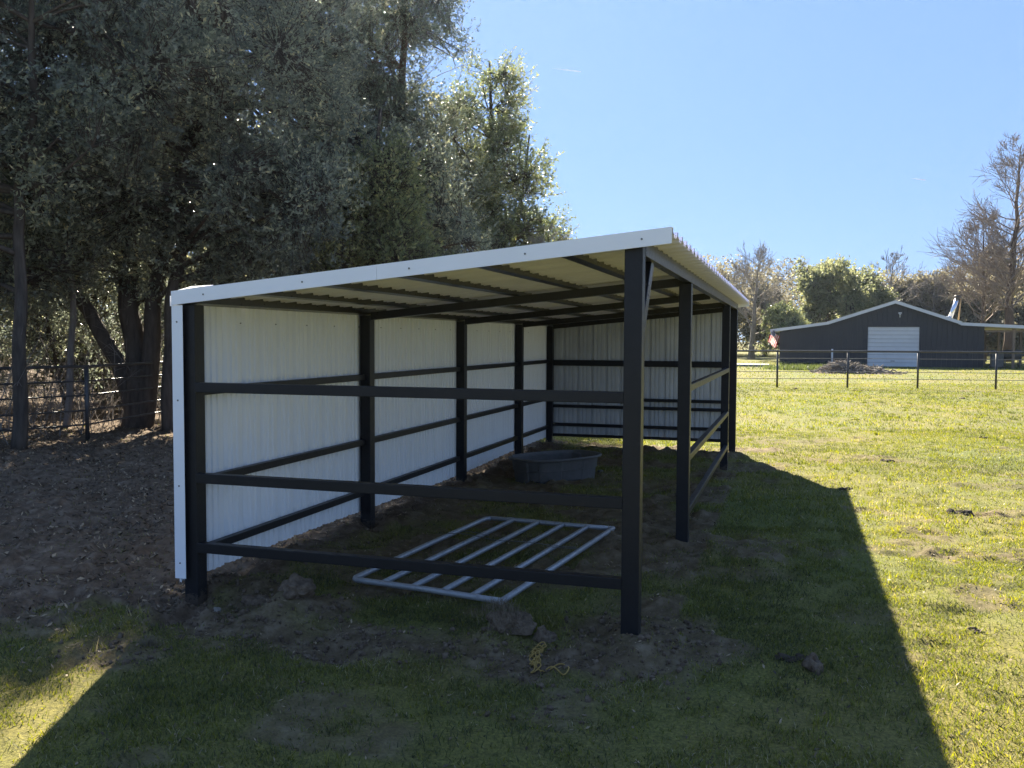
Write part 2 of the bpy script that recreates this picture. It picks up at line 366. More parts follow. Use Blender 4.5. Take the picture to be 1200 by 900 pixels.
# fallen leaves and straw bits
def flakes(x, y, ln, w, lift=.006):
    n = len(x); z = hgt(x, y)+rng.uniform(.001, lift, n); a = rng.uniform(0, 2*np.pi, n); t = rng.normal(0, .45, n); t2 = rng.normal(0, .45, n)
    ax = np.stack([np.cos(a)*np.cos(t), np.sin(a)*np.cos(t), np.sin(t)], 1); bx = np.stack([-np.sin(a)*np.cos(t2), np.cos(a)*np.cos(t2), np.sin(t2)], 1)
    p = np.stack([x, y, z+np.abs(np.sin(t))*ln*.5+np.abs(np.sin(t2))*w*.5], 1)
    V = np.stack([p-ax*ln[:, None]/2, p+bx*w[:, None]/2, p+ax*ln[:, None]/2, p-bx*w[:, None]/2], 1).reshape(-1, 3)
    return V, np.arange(n)[:, None]*4+np.array([[0, 1, 2, 3]])
x = np.concatenate([rng.uniform(-16, .1, 60000), rng.uniform(0, .5, 3500), rng.uniform(.2, 3.4, 2600)])
y = np.concatenate([rng.uniform(-2.2, 14, 60000), rng.uniform(0, 9.2, 3500), rng.uniform(-1.0, .5, 2600)])
x = np.concatenate([x, rng.uniform(-9, .1, 60000)]); y = np.concatenate([y, rng.uniform(-1.6, 9, 60000)])
k = rng.uniform(0, 1, len(x)) < dirt_mask(x, y)*sm(vn(x, y, .45, 41)*.6+vn(x, y, 1.5, 42)*.4, .3, .65); x, y = x[k], y[k]
x2, y2 = wedge(22000, 2.6, 14); x = np.concatenate([x, x2]); y = np.concatenate([y, y2])
ln = rng.uniform(.006, .034, len(x))*np.where(x < 0, 1.7, 1); V, Fq = flakes(x, y, ln, ln*rng.uniform(.12, .55, len(x)))
me = mesh_np('leaf_litter', V, Fq, litter_m, np.repeat(rng.uniform(0, 1, len(x)), 4))
tag(link('leaf_litter', me), 'dry brown leaves and straw scattered on the bare soil', 'leaf litter', kind='stuff')

# small crumbs of soil over the bare parts
def blob_arrays(c, r, sub=1, seed=0, jag=.3):
    bm = bmesh.new(); bmesh.ops.create_icosphere(bm, subdivisions=sub, radius=1)
    v = np.array([p.co[:] for p in bm.verts]); f = np.array([[q.index for q in t.verts] for t in bm.faces]); bm.free()
    return v, f
v0, f0 = blob_arrays(0, 1, 1)
n = 9000
x = np.concatenate([rng.uniform(-.2, 3.4, 5200), rng.uniform(-8, .4, 3800)]); y = np.concatenate([rng.uniform(-1.1, .5, 5200), rng.uniform(-.8, 9, 3800)])
k = rng.uniform(0, 1, len(x)) < dirt_mask(x, y)**2; x, y = x[k], y[k]; n = len(x)
r = .004+.018*rng.uniform(0, 1, n)**3
jit = 1+rng.uniform(-.28, .28, (n, len(v0), 1)); sc = rng.uniform(.6, 1.2, (n, 1, 3))
V = v0[None]*jit*sc*r[:, None, None]+np.stack([x, y, hgt(x, y)+r*.3], 1)[:, None, :]
me = mesh_np('soil_crumbs', V.reshape(-1, 3), (f0[None]+np.arange(n)[:, None, None]*len(v0)).reshape(-1, 3), soil_m, smooth=False)
tag(link('soil_crumbs', me), 'loose dark crumbs of soil on the bare earth', 'soil', kind='stuff')

# ------------------------------------------------------------------ the horse shelter
WID = 2.95; YS = [0, 2.49, 4.94, 7.28, 8.99]; T0 = .10
def zr(x): return 1.972+.097*x                  # underside plane of the roof sheet
shed = empty('loafing_shed', (0, 0, 0), 'open white and black metal loafing shed with lean-to roof in the middle of the grass', 'shelter')
def post(x0, y0, h, m=dirty_steel):
    MB().box((x0, y0, -.15), (x0+T0, y0+T0, h), .006).build('post', m, shed)
for yy in YS: post(0, yy, zr(0)-.064)
for yy in (0, YS[1], YS[3], YS[4]): post(WID-T0, yy, 2.158 if yy else zr(WID-T0)-.004)
# eave beams, rafters, purlins
MB().hexa([(0,-.018,zr(0)-.062),(T0,-.018,zr(T0)-.062),(T0,9.1,zr(T0)-.062),(0,9.1,zr(0)-.062),(0,-.018,zr(0)-.003),(T0,-.018,zr(T0)-.003),(T0,9.1,zr(T0)-.003),(0,9.1,zr(0)-.003)]).build('eave_beam', black_steel, shed)
MB().box((WID-.06, T0+.002, 2.160), (WID+.002, 9.1, 2.252), .003).build('eave_beam', black_steel, shed)
for yy in YS[1:]:
    a, b_ = T0+.002, WID-.062
    MB().hexa([(a,yy+.01,zr(a)-.115),(b_,yy+.01,zr(b_)-.115),(b_,yy+.085,zr(b_)-.115),(a,yy+.085,zr(a)-.115),
               (a,yy+.01,zr(a)-.047),(b_,yy+.01,zr(b_)-.047),(b_,yy+.085,zr(b_)-.047),(a,yy+.085,zr(a)-.047)]).build('rafter', black_steel, shed)
for xx in (.47, .97, 1.48, 1.99, 2.50):   # roof purlins
    w_ = .033
    MB().hexa([(xx-w_,-.018,zr(xx-w_)-.045),(xx+w_,-.018,zr(xx+w_)-.045),(xx+w_,9.1,zr(xx+w_)-.045),(xx-w_,9.1,zr(xx-w_)-.045),
               (xx-w_,-.018,zr(xx-w_)-.003),(xx+w_,-.018,zr(xx+w_)-.003),(xx+w_,9.1,zr(xx+w_)-.003),(xx-w_,9.1,zr(xx-w_)-.003)]).build('purlin', black_steel, shed)
# near side rails
for z in (1.383, .80, .35):
    MB().box((T0-.004, -.006, z-.031), (WID-T0+.004, .055, z+.031), .004).build('rail', dirty_steel, shed)
# left wall girts, between posts
for z in (1.35, .76, .303):
    for a, b_ in zip(YS, YS[1:]):
        MB().box((.004, a+T0-.004, z-.026), (.054, b_+.004, z+.026), .003).build('girt', dirty_steel, shed)
# right side rails between second and third post
for z in (1.31, .737, .29):
    MB().box((WID-.052, YS[1]+T0-.004, z-.027), (WID+.0, YS[3]+.004, z+.027), .003).build('rail', dirty_steel, shed)
# far wall girts
for z, hh in ((1.33, .046), (.765, .024), (.64, .024), (.345, .024), (.175, .022)):
    MB().box((T0-.004, YS[4]+.04, z-hh), (WID-T0+.004, YS[4]+.092, z+hh), .003).build('girt', dirty_steel, shed)
# knee brace under the high eave beam beside the near corner post
MB().beam((WID-.045, .085, 1.62), (WID-.045, .52, 2.17), .05, .09, .003).build('brace', black_steel, shed)

def profile(L, pitch=.2286, hgt_=.024, minor=.009, start=.03):
    """ribbed sheet section: (s, h) points with one tall rib and two low ones per pitch"""
    pts = [(0, 0)]; s = start
    while s < L-.03:
        for ds, h in ((-.028, 0), (-.012, hgt_), (.012, hgt_), (.028, 0), (.064, 0), (.070, minor), (.086, minor), (.092, 0), (.126, 0), (.132, minor), (.148, minor), (.154, 0)):
            if 0 < s+ds < L: pts.append((s+ds, h))
        s += pitch
    pts.append((L, 0)); return pts
def sheet(L, H0, H1, t=.0025, pitch=.2286, **kw):
    """closed thin ribbed sheet in local axes: s along x, h along y (outward), z from H0(s) to H1(s)"""
    pr = profile(L, pitch, **kw); n = len(pr)
    bm = bmesh.new(); rows = []
    for side in (0, 1):
        for top in (0, 1):
            rows.append([bm.verts.new((s, h+(t if side else 0), (H1(s) if top else H0(s)))) for s, h in pr])
    i0, i1, o0, o1 = rows
    for k in range(n-1):
        bm.faces.new((i0[k], i1[k], i1[k+1], i0[k+1])); bm.faces.new((o0[k], o0[k+1], o1[k+1], o1[k]))
        bm.faces.new((i0[k], i0[k+1], o0[k+1], o0[k])); bm.faces.new((i1[k], o1[k], o1[k+1], i1[k+1]))
    bm.faces.new((i0[0], o0[0], o1[0], i1[0])); bm.faces.new((i0[-1], i1[-1], o1[-1], o0[-1]))
    return bm
def add_sheet(name, bm, m, Mx, parent):
    bmesh.ops.transform(bm, matrix=Mx, verts=bm.verts); bmesh.ops.recalc_face_normals(bm, faces=bm.faces)
    me = bpy.data.meshes.new(name); bm.to_mesh(me); bm.free(); me.materials.append(m); return link(name, me, parent)
# left wall: s -> +y, outward -> -x
Mx = Matrix(((0, -1, 0, -.014), (1, 0, 0, -.012), (0, 0, 1, 0), (0, 0, 0, 1)))
add_sheet('wall_panel', sheet(9.12, lambda s: .11+.02*math.sin(s*.9+.4), lambda s: zr(0)-.004, hgt_=.026, minor=-.012), white_panel, Mx, shed)
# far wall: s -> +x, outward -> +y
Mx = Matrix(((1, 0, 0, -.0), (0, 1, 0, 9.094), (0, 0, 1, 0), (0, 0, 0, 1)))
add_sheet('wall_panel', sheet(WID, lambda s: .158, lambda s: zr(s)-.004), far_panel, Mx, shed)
# roof: s -> +y, h -> up, z-axis of the section -> +x (sheared by the roof slope)
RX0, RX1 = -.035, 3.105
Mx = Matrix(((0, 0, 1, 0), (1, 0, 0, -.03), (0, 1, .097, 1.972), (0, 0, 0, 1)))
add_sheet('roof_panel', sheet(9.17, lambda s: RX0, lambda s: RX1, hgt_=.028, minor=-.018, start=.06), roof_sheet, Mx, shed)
# rake trim in two lengths on the near edge, plus the lip folded over the roof
def rake(x0, x1, y0, sgn=1):
    m_ = MB()
    for (a, b_) in ((x0, x1),):
        y1 = y0-.012*sgn
        m_.hexa([(a,y0,zr(a)-.062),(b_,y0,zr(b_)-.062),(b_,y1,zr(b_)-.062),(a,y1,zr(a)-.062),(a,y0,zr(a)+.026),(b_,y0,zr(b_)+.026),(b_,y1,zr(b_)+.026),(a,y1,zr(a)+.026)])
        y2 = y0+.07*sgn
        m_.hexa([(a,y0,zr(a)+.0235),(b_,y0,zr(b_)+.0235),(b_,y2,zr(b_)+.0235),(a,y2,zr(a)+.0235),(a,y0,zr(a)+.0262),(b_,y0,zr(b_)+.0262),(b_,y2,zr(b_)+.0262),(a,y2,zr(a)+.0262)])
    m_.build('trim', white_trim, shed)
rake(-.04, 1.392, -.032); rake(1.394, 3.108, -.032); rake(-.04, 3.108, 9.145, -1)
# corner trims down the near-left edge and far-left edge
MB().box((-.045, -.0345, .15), (.036, -.0315, 1.905)).box((-.045, -.0313, .15), (-.042, .05, 1.905)).build('trim', white_trim, shed)
MB().box((-.045, 9.125, .15), (.036, 9.128, 1.905)).box((-.045, 9.06, .15), (-.042, 9.1245, 1.905)).build('trim', white_trim, shed)
# low eave trim along the left wall
MB().box((-.060, -.03, 1.90), (-.056, 9.14, 1.966)).build('trim', white_trim, shed)
for xx in (.2, .9, 1.6, 2.3, 2.95):
    MB().tube([(xx, -.0445, zr(xx)-.02), (xx, -.0475, zr(xx)-.02)], .006, 6).build('screw', steel_wire, shed)
for z in (.25, .75, 1.3, 1.8):
    MB().tube([(-.006, -.0345, z), (-.006, -.0375, z)], .006, 6).build('screw', steel_wire, shed)
# bent flap of trim at the low corner of the roof
MB().hexa([(-.02,.0,2.000),(.16,-.01,2.020),(.17,.10,2.035),(-.01,.12,2.030),(-.02,.0,2.003),(.16,-.01,2.023),(.17,.10,2.039),(-.01,.12,2.034)]).build('trim', white_trim, shed)
# screws through the girts into the left wall (heads outside are not seen; tips and small dents inside)
mb = MB()
mb.bm.free()
for k in range(0, 18): MB().box((-.0115, .2+k*.4572, 1.8), (-.004, .207+k*.4572, 1.807)).build('screw', steel_wire, shed)

# ------------------------------------------------------------------ gate panel lying on the ground
gate = empty('gate_panel', (1.5, 1.9, 0), 'galvanised tube gate panel lying flat on the grass inside the shed', 'gate')
NLc, NRc, FRc, FLc = [np.array(v) for v in ((.884, .62), (2.015, .445), (2.277, 2.766), (1.086, 2.912))]
def G(u, v):
    p = (NLc*(1-u)+NRc*u)*(1-v)+(FLc*(1-u)+FRc*u)*v
    return (p[0]-1.5, p[1]-1.9, .052+.018*u*v+.006*math.sin(3*u+2*v))
rr = .021
MB().tube([G(.02,.985)]+[G(.0+.045*(1-math.cos(a)), .015+.0) if 0 else G(.04-.04*math.sin(a), .965+.02*math.cos(a)) for a in (.3, .8, 1.2)]+[G(0,.93), G(0,.5), G(0,.07)]+
          [G(.045-.045*math.cos(a), .022-.022*math.sin(a)+.0) for a in (.2, .8, 1.3)]+[G(.1,0), G(.5,0), G(1.0,0)], rr, 10).build('frame_tube', galv_tube, gate)
MB().tube([G(.0+.02, .99), G(.2,1.0), G(.6,1.0), G(1.0,1.0)], rr, 10).build('frame_tube', galv_tube, gate)
MB().tube([G(1.0,-.005), G(1.0,.5), G(1.0,1.005)], rr*1.02, 10).build('frame_tube', galv_tube, gate)
for u in (.215, .42, .62, .81):
    MB().tube([G(u,.005), G(u,.5), G(u,.995)], rr*.97, 10).build('bar', galv_tube, gate)
for v, u0, u1 in ((.62, 0, .98), (.66, .1, .3), (.60, .78, 1)):
    MB().tube([tuple(np.array(G(u,v+.012*math.sin(9*u)))+np.array((0,0,.024+.008*math.sin(13*u)))) for u in np.linspace(u0, u1, 12)], .0028, 6).build('wire', steel_wire, gate)
gate.location.z = .0

# ------------------------------------------------------------------ water trough
c = P((652-600)/1052*10.95, 10.95)
tr = empty('water_trough', (c[0], c[1], -.01), 'black oval plastic stock tank standing at the back of the shed', 'trough', rz=YAW+R(38))
def oval(a, b_, n=72, e=2.6):
    o = []
    for k in range(n):
        t = 2*math.pi*k/n; ct, st = math.cos(t), math.sin(t)
        o.append((math.copysign(abs(ct)**(2/e), ct)*a, math.copysign(abs(st)**(2/e), st)*b_))
    return o
bm = bmesh.new(); A_, B_ = .63, .38; Hh = .30
def ring(sc, z, rec=0):
    vs = []
    for k, (px_, py_) in enumerate(oval(A_*sc, B_*sc)):
        q = 1-rec*(1 if (k % 12) in (4, 5, 6, 7) else 0)
        vs.append(bm.verts.new((px_*q, py_*q, z)))
    return vs
rows = [ring(.86, 0, .0), ring(.865, .012, .09), ring(.885, .145, .09), ring(.905, .15, .0), ring(.905, .165, .055), ring(.93, .262, .055), ring(.945, .268), ring(.99, .272), ring(1.0, .285), ring(.985, .30),
        ring(.93, .298), ring(.90, .26), ring(.84, .03), ring(.80, .022)]
for r0, r1 in zip(rows, rows[1:]):
    for k in range(72): bm.faces.new((r0[k], r0[(k+1) % 72], r1[(k+1) % 72], r1[k]))
bm.faces.new(rows[-1]); bm.faces.new(rows[0][::-1])
bmesh.ops.recalc_face_normals(bm, faces=bm.faces)
me = bpy.data.meshes.new('tub'); bm.to_mesh(me); bm.free(); me.materials.append(rubber); link('tub', me, tr)
MB().tube([(.60, -.12, .05), (.66, -.135, .05)], .022, 10).build('drain_plug', rubber, tr)

# ------------------------------------------------------------------ rope
random.seed(3)
rp = []
cx, cy = 2.43, -.14
for k in range(60):
    t = k/59; a = k*1.15
    x = cx+.028*math.cos(a)*(1.2-.7*t)+.06*t*t+.010*math.sin(3*a); y = cy-.30*t+.035*math.sin(a*1.3)
    rp.append((x, y, 0))
for k in range(16):
    t = k/15; rp.append((2.52+.075*(1-math.cos(t*5.2)), -.455+.05*math.sin(t*5.2)-.02*t, 0))
sm_ = []
for i in range(len(rp)-1):
    p0, p1, p2, p3 = [Vector(rp[max(0, min(len(rp)-1, i+j))]) for j in (-1, 0, 1, 2)]
    for q in range(4):
        t = q/4; v = .5*((2*p1)+(p2-p0)*t+(2*p0-5*p1+4*p2-p3)*t*t+(3*p1-p0-3*p2+p3)*t**3)
        sm_.append(v)
X_ = np.array([v.x for v in sm_]); Y_ = np.array([v.y for v in sm_]); Z_ = hgt(X_, Y_)+.012+.014*(.5+.5*np.sin(np.arange(len(sm_))*.37))
rope = MB().tube([(a, b_, c_) for a, b_, c_ in zip(X_, Y_, Z_)], .0036, 6).build('rope', rope_m)
tag(rope, 'tangled yellow rope left on the bare soil near the corner post', 'rope')

# ------------------------------------------------------------------ clods, stones, dung
def lump(name, x, y, rx, ry, rz_, m, label, cat, group=None, seed=0, n=1, flat=.35, rough=.42, sub=4):
    bm = bmesh.new(); rs = np.random.default_rng(seed)
    for j in range(n):
        s = 1 if n == 1 else rs.uniform(.18, .42)
        ox, oy = (0, 0) if n == 1 else (rs.normal(0, .30)*rx, rs.normal(0, .30)*ry)
        g = bmesh.ops.create_icosphere(bm, subdivisions=sub if n == 1 else 2, radius=1)['verts']
        co = np.array([v.co[:] for v in g]); a = vn(co[:, 0], co[:, 1], .7, seed+j, co[:, 2])-.5; b2 = vn(co[:, 0], co[:, 1], .27, seed+j+5, co[:, 2])-.5
        k = 1+a*rough*2.4+b2*rough
        for v, kk in zip(g, k):
            c_ = v.co*float(kk); zz = max(c_.z, -flat)
            v.co = Vector((ox+c_.x*rx*s, oy+c_.y*ry*s, (zz+flat*.5)*rz_*(s if n == 1 else s*1.6)))
    me = bpy.data.meshes.new(name); bm.to_mesh(me); bm.free(); me.materials.append(m)
    for p in me.polygons: p.use_smooth = False
    o = link(name, me); o.location = (x, y, z_at(x, y)-.012); return tag(o, label, cat, group)
lump('soil_clod', .84, -.02, .10, .085, .085, soil_m, 'large rounded clod of soil in the bare strip right of the white corner post trim', 'clod', seed=3)
lump('soil_clod', .50, .06, .10, .07, .045, soil_m, 'flat soil clod between the near left post and the rounded clod', 'clod', seed=4)
lump('stone', .31, -.10, .045, .035, .035, stone_m, 'small pale stone at the foot of the near left post', 'stone', seed=5)
lump('soil_clod', 2.22, -.04, .12, .09, .07, soil_m, 'soil clod topped with dead grass roots beside the yellow rope', 'clod', seed=6)
lump('soil_clod', 2.42, -.02, .06, .06, .07, soil_m, 'small clod right of the root covered clod', 'clod', seed=61)
lump('soil_clod', 3.80, -.04, .12, .08, .05, dung_m, 'dug up clump of dark turf in the shaded grass right of the corner post', 'clod', seed=8, n=9)
lump('soil_clod', 3.86, -.10, .045, .07, .06, soil_m, 'pale upright crumb of soil in front of the dug up turf', 'clod', seed=81)
for i, (x, y, s, l) in enumerate((
        (5.39, 4.87, .20, 'broad brown dung pile in the sunlit grass above the bare tan patch'),
        (5.60, 2.75, .11, 'dung pile on the right edge of the bare tan patch'),
        (5.42, 2.02, .12, 'dark dung pile in sunlit grass below the tan patch at the right edge'),
        (5.50, 1.62, .12, 'dung pile lowest at the right edge of the picture'),
        (4.62, 1.72, .06, 'small dark dung lump beside the straight shadow edge'),
        (4.78, .86, .09, 'small dung pile in sunlit grass close to the shadow edge in the foreground'),
        (6.97, 12.56, .15, 'dark dung pile in mid field near the right edge'),
        (5.05, 8.75, .16, 'dung pile in the sunlit grass behind the tip of the shadow'),
        (5.04, 15.75, .12, 'small dark dung lump in mid field right of the shed'),
        (5.9, 27.6, .2, 'dark mole mound just in front of the field fence'),
        (3.9, 28.2, .2, 'low dark mound near the leftmost visible field fence post'),
        (4.37, 6.15, .13, 'dark dung lump at the pointed corner of the shadow'),
        (8.6, 24.5, .18, 'small dark mound below the rightmost field fence posts'))):
    lump('dung_pile', x, y, s*.75, s*.62, s*.36, soil_m if 'mound' in l else dung_m, l, 'mound' if 'mound' in l else 'dung', 'dung piles and small mounds in the paddock', seed=20+i, n=16, flat=.3)
# dead grass roots on the clod
x = rng.normal(2.20, .07, 380); y = rng.normal(-.07, .06, 380)
v, q, t, r = blades(x, y, rng.uniform(.05, .10, 380), .0025, .3, 1.5); v[:, 2] += .085
me = mesh_np('dead_grass_tuft', v, [q, t], straw_m, r); o = link('dead_grass_tuft', me); tag(o, 'dry matted dead grass on top of the clod beside the rope', 'dead grass')
x = rng.normal(.36, .028, 200); y = rng.normal(-.78, .025, 200)
v, q, t, r = blades(x, y, rng.uniform(.03, .07, 200), .0025, .3, 1.5)
me = mesh_np('dead_grass_tuft', v, [q, t], straw_m, r); o = link('dead_grass_tuft', me); tag(o, 'small dry grass tuft in the shaded grass below the white corner trim', 'dead grass')

# ------------------------------------------------------------------ pipe fences
def fence(label, pts, H_, rails, top_r, rail_r, ys=None, base=None, name='pipe_fence', rail_name='rail', rail_m=None, post_r=.03):
    f = empty(name, (pts[0][0], pts[0][1], 0), label, 'fence'); o0 = np.array([pts[0][0], pts[0][1], 0])
    for p in pts:
        p = np.array([p[0], p[1], 0])-o0
        mb = MB().tube([(p[0], p[1], -.2), (p[0], p[1], H_-.001)], post_r, 10); mb.build('post', pipe_paint, f)
    L = [tuple(np.array([p[0], p[1], H_])-o0) for p in pts]
    MB().tube(L, top_r, 10).build('top_rail', pipe_paint, f)
    for z in rails:
        MB().tube([(a, b_, z) for a, b_, _ in L], rail_r, 6).build(rail_name, rail_m or pipe_paint, f)
    return f
FL = [(-10.3, 2.6), (-8.95, 4.7), (-7.29, 7.11), (-8.0+.15, 9.9), (-8.45, 12.6), (-9.0, 15.3)]
FL = [(-9.9, -1.6), (-9.1, 1.3), (-8.25, 4.2), (-7.29, 7.11), (-7.95, 10.1), (-8.5, 13.1), (-9.1, 16.0)]
fence('dark pipe and rail fence in front of the shady trees on the left', FL, 1.22, (.98, .75, .50, .27), .025, .015, post_r=.034)
FR = [P(u, d) for u, d in ((1.0, 31.6), (3.6, 31.9), (6.6, 32.2), (9.6, 32.5), (12.15, 32.5), (14.6, 32.3), (17.2, 31.9), (19.9, 31.6), (22.6, 31.3))]
fence('long dark pipe and cable fence crossing the sunlit field in front of the barn', FR, 1.32, (1.06, .58, .33), .035, .010, rail_name='cable', rail_m=steel_wire, post_r=.036)

# ------------------------------------------------------------------ barn
by = 59.7
barn = empty('barn', (2.97, by, 0), 'low charcoal metal barn with white roll-up door and pale roof across the field', 'barn')
def b0(x, y=by, z=0): return (x-2.97, y-by, z)
BD = 16
wall = MB(); wall.prism([(0, 0), (5.64, 0), (5.64, 2.65), (8.84, 2.65), (8.84, 0), (12.67, 0), (12.67, 2.76), (11.13, 2.85), (7.28, 4.22), (3.27, 2.85), (0, 2.32)], 1, 0, .12)
wall.box((0, .12, 0), (.12, BD, 2.3)); wall.box((12.55, .12, 0), (12.67, BD, 2.7)); wall.prism([(0, 0), (12.67, 0), (12.67, 2.76), (11.13, 2.85), (7.28, 4.22), (3.27, 2.85), (0, 2.32)], 1, BD, BD+.1)
wl = wall.build('wall', barn_wall, barn)
rb = MB()
def top(x):
    return float(np.interp(x, [0, 3.27, 7.28, 11.13, 12.67], [2.32, 2.85, 4.22, 2.85, 2.76]))
x = .15
while x < 12.6:
    z0 = 2.66 if 5.60 < x < 8.88 else 0.02
    rb.box((x-.035, -.045, z0), (x+.035, .003, top(x)-.01)); x += .305
rb.build('ribs', barn_wall, wl)
MB().box((5.56, -.035, 0), (5.64, .02, 2.72)).box((8.84, -.035, 0), (8.92, .02, 2.72)).box((5.64, -.035, 2.65), (8.84, .02, 2.72)).build('door_frame', barn_wall, barn)
dr = MB()
for k in range(10): dr.box((5.66, .035, .01+k*.264), (8.82, .08, .250+k*.264), .01)
d_ = dr.build('roll_up_door', door_white, barn)
MB().box((5.645, .082, .005), (8.835, .10, 2.645)).build('backing', galv_tube, d_)
MB().box((7.1, .02, .35), (7.35, .045, .40)).build('handle', steel_wire, d_)
def roof_bit(x0, z0, x1, z1, th=.16, name='roof', m=barn_roof, y0=-.35, y1=BD+.3):
    MB().hexa([(x0, y0, z0), (x1, y0, z1), (x1, y1, z1), (x0, y1, z0), (x0, y0, z0+th), (x1, y0, z1+th), (x1, y1, z1+th), (x0, y1, z0+th)]).build(name, m, barn)
roof_bit(-.62, 2.34, 3.268, 2.865, .12); roof_bit(3.05, 2.83, 7.279, 4.235); roof_bit(7.281, 4.235, 11.3, 2.83); roof_bit(11.13, 2.80, 16.6, 2.50, .14)
for (x0, z0, x1, z1) in ((-.62, 2.27, 3.1, 2.79), (3.1, 2.79, 7.28, 4.18), (7.28, 4.18, 11.2, 2.80), (11.2, 2.74, 16.6, 2.44)):
    MB().hexa([(x0, -.395, z0), (x1, -.395, z1), (x1, -.355, z1), (x0, -.355, z0), (x0, -.395, z0+.19), (x1, -.395, z1+.19), (x1, -.355, z1+.19), (x0, -.355, z0+.19)]).build('fascia', door_white, barn)
lt = MB().box((7.50, -.10, 3.52), (7.70, 0, 3.60)).tube([(7.60, -.16, 3.50), (7.60, -.05, 3.42)], .06, 8).build('wall_light', door_white, barn)
MB().box((7.57, -.08, 3.27), (7.63, -.028, 3.36)).build('camera_box', door_white, barn)
fl = MB().tube([(10.75, 1.4, 2.95), (11.02, 1.45, 3.8), (11.28, 1.5, 4.62)], .14, 12).build('flue', shiny, barn)
MB().tube([(11.28, 1.5, 4.62), (11.31, 1.5, 4.72)], [.26, .2], 12).build('cap', flue_cap, fl)
MB().tube([(10.70, 1.4, 2.9), (10.80, 1.4, 3.35)], [.38, .15], 10).build('flashing', shiny, fl)
MB().tube([(11.35, 1.5, 2.95), (11.48, 1.5, 4.55)], .045, 6).build('brace', orange_wood, fl)
for x_, y_ in ((14.35, -.1), (14.0, 7), (16.3, 0), (16.3, 7), (13.4, 13), (16.3, 14)):
    MB().box((x_-.08, y_-.08, 0), (x_+.08, y_+.08, 2.52)).build('porch_post', timber, barn)
MB().box((12.7, -.15, 2.30), (16.5, .0, 2.44)).build('porch_beam', timber, barn)
MB().beam((14.0, 7, 1.7), (14.8, 7, 2.5), .1, .1).build('porch_brace', timber, barn)
MB().tube([(3.42, -.08, .0), (3.42, -.08, 1.15)], .06, 8).build('downpipe', door_white, barn)
# dark bins beside the barn
bx = empty('storage_bin', (16.25, 58.9, 0), 'dark wheeled bin standing against the right corner of the barn', 'bin')
MB().box((-.34, -.3, .06), (.34, .3, 1.0), .04).build('bin_body', rubber, bx); MB().box((-.37, -.33, 1.005), (.37, .33, 1.07), .02).build('lid', rubber, bx)
MB().tube([(-.38, .22, .09), (-.30, .22, .09)], .09, 12).build('wheel', rubber, bx); MB().tube([(.30, .22, .09), (.38, .22, .09)], .09, 12).build('wheel', rubber, bx)
gr = empty('grill', (17.45, 60.6, 0), 'dark barrel grill under the open porch roof beside the barn', 'grill')
MB().tube([(-.5, 0, .85), (.5, 0, .85)], .33, 16).build('barrel', rubber, gr)
for sx in (-1, 1):
    for sy in (-1, 1): MB().tube([(sx*.42, sy*.24, 0), (sx*.40, sy*.2, .68)], .03, 6).build('leg', rubber, gr)
MB().box((-.48, -.26, .28), (.48, .26, .33)).build('shelf', rubber, gr); MB().tube([(-.3, -.36, .95), (.3, -.36, .95)], .02, 6).build('handle', steel_wire, gr)
MB().box((.53, -.25, .80), (.85, .25, .84)).build('side_table', rubber, gr)

# flag hanging at the left eave
fm, nt, b = mat('flag_cloth')
tc = N(nt, 'ShaderNodeUVMap'); tc.uv_map = 'uv'; sx = N(nt, 'ShaderNodeSeparateXYZ'); nt.links.new(tc.outputs[0], sx.inputs[0])
def math_(nt, op, a, b_=None):
    n = N(nt, 'ShaderNodeMath', operation=op)
    for i, v in enumerate((a, b_)):
        if v is None: continue
        if hasattr(v, 'node'): nt.links.new(v, n.inputs[i])
        else: n.inputs[i].default_value = v
    return n.outputs[0]
stripe = math_(nt, 'LESS_THAN', math_(nt, 'MODULO', math_(nt, 'MULTIPLY', sx.outputs[1], 13.), 2.), 1.)
cant = math_(nt, 'MULTIPLY', math_(nt, 'LESS_THAN', sx.outputs[0], .4), math_(nt, 'GREATER_THAN', sx.outputs[1], 6/13.))
m1 = N(nt, 'ShaderNodeMix', data_type='RGBA'); nt.links.new(stripe, m1.inputs[0]); m1.inputs[6].default_value = (.7, .68, .66, 1); m1.inputs[7].default_value = (.55, .03, .045, 1)
m2 = N(nt, 'ShaderNodeMix', data_type='RGBA'); nt.links.new(cant, m2.inputs[0]); nt.links.new(m1.outputs[2], m2.inputs[6]); m2.inputs[7].default_value = (.03, .05, .16, 1)
# small stars
ux = math_(nt, 'SUBTRACT', math_(nt, 'FRACT', math_(nt, 'MULTIPLY', sx.outputs[0], 15.)), .5); uy = math_(nt, 'SUBTRACT', math_(nt, 'FRACT', math_(nt, 'MULTIPLY', sx.outputs[1], 9.3)), .5)
star = math_(nt, 'LESS_THAN', math_(nt, 'ADD', math_(nt, 'MULTIPLY', ux, ux), math_(nt, 'MULTIPLY', uy, uy)), .07)
m3 = N(nt, 'ShaderNodeMix', data_type='RGBA'); nt.links.new(math_(nt, 'MULTIPLY', star, cant), m3.inputs[0]); nt.links.new(m2.outputs[2], m3.inputs[6]); m3.inputs[7].default_value = (.7, .7, .72, 1)
nt.links.new(m3.outputs[2], b.inputs['Base Color']); b.inputs['Roughness'].default_value = .8
trn = N(nt, 'ShaderNodeBsdfTranslucent'); nt.links.new(m3.outputs[2], trn.inputs[0]); ms = N(nt, 'ShaderNodeMixShader'); ms.inputs[0].default_value = .4
nt.links.new(b.outputs[0], ms.inputs[1]); nt.links.new(trn.outputs[0], ms.inputs[2]); nt.links.new(ms.outputs[0], nt.nodes['Material Output'].inputs[0])
fe = empty('flag', (2.55, 59.2, 2.3), 'stars and stripes flag hanging slanted from a short pole at the barn\'s left eave', 'flag')
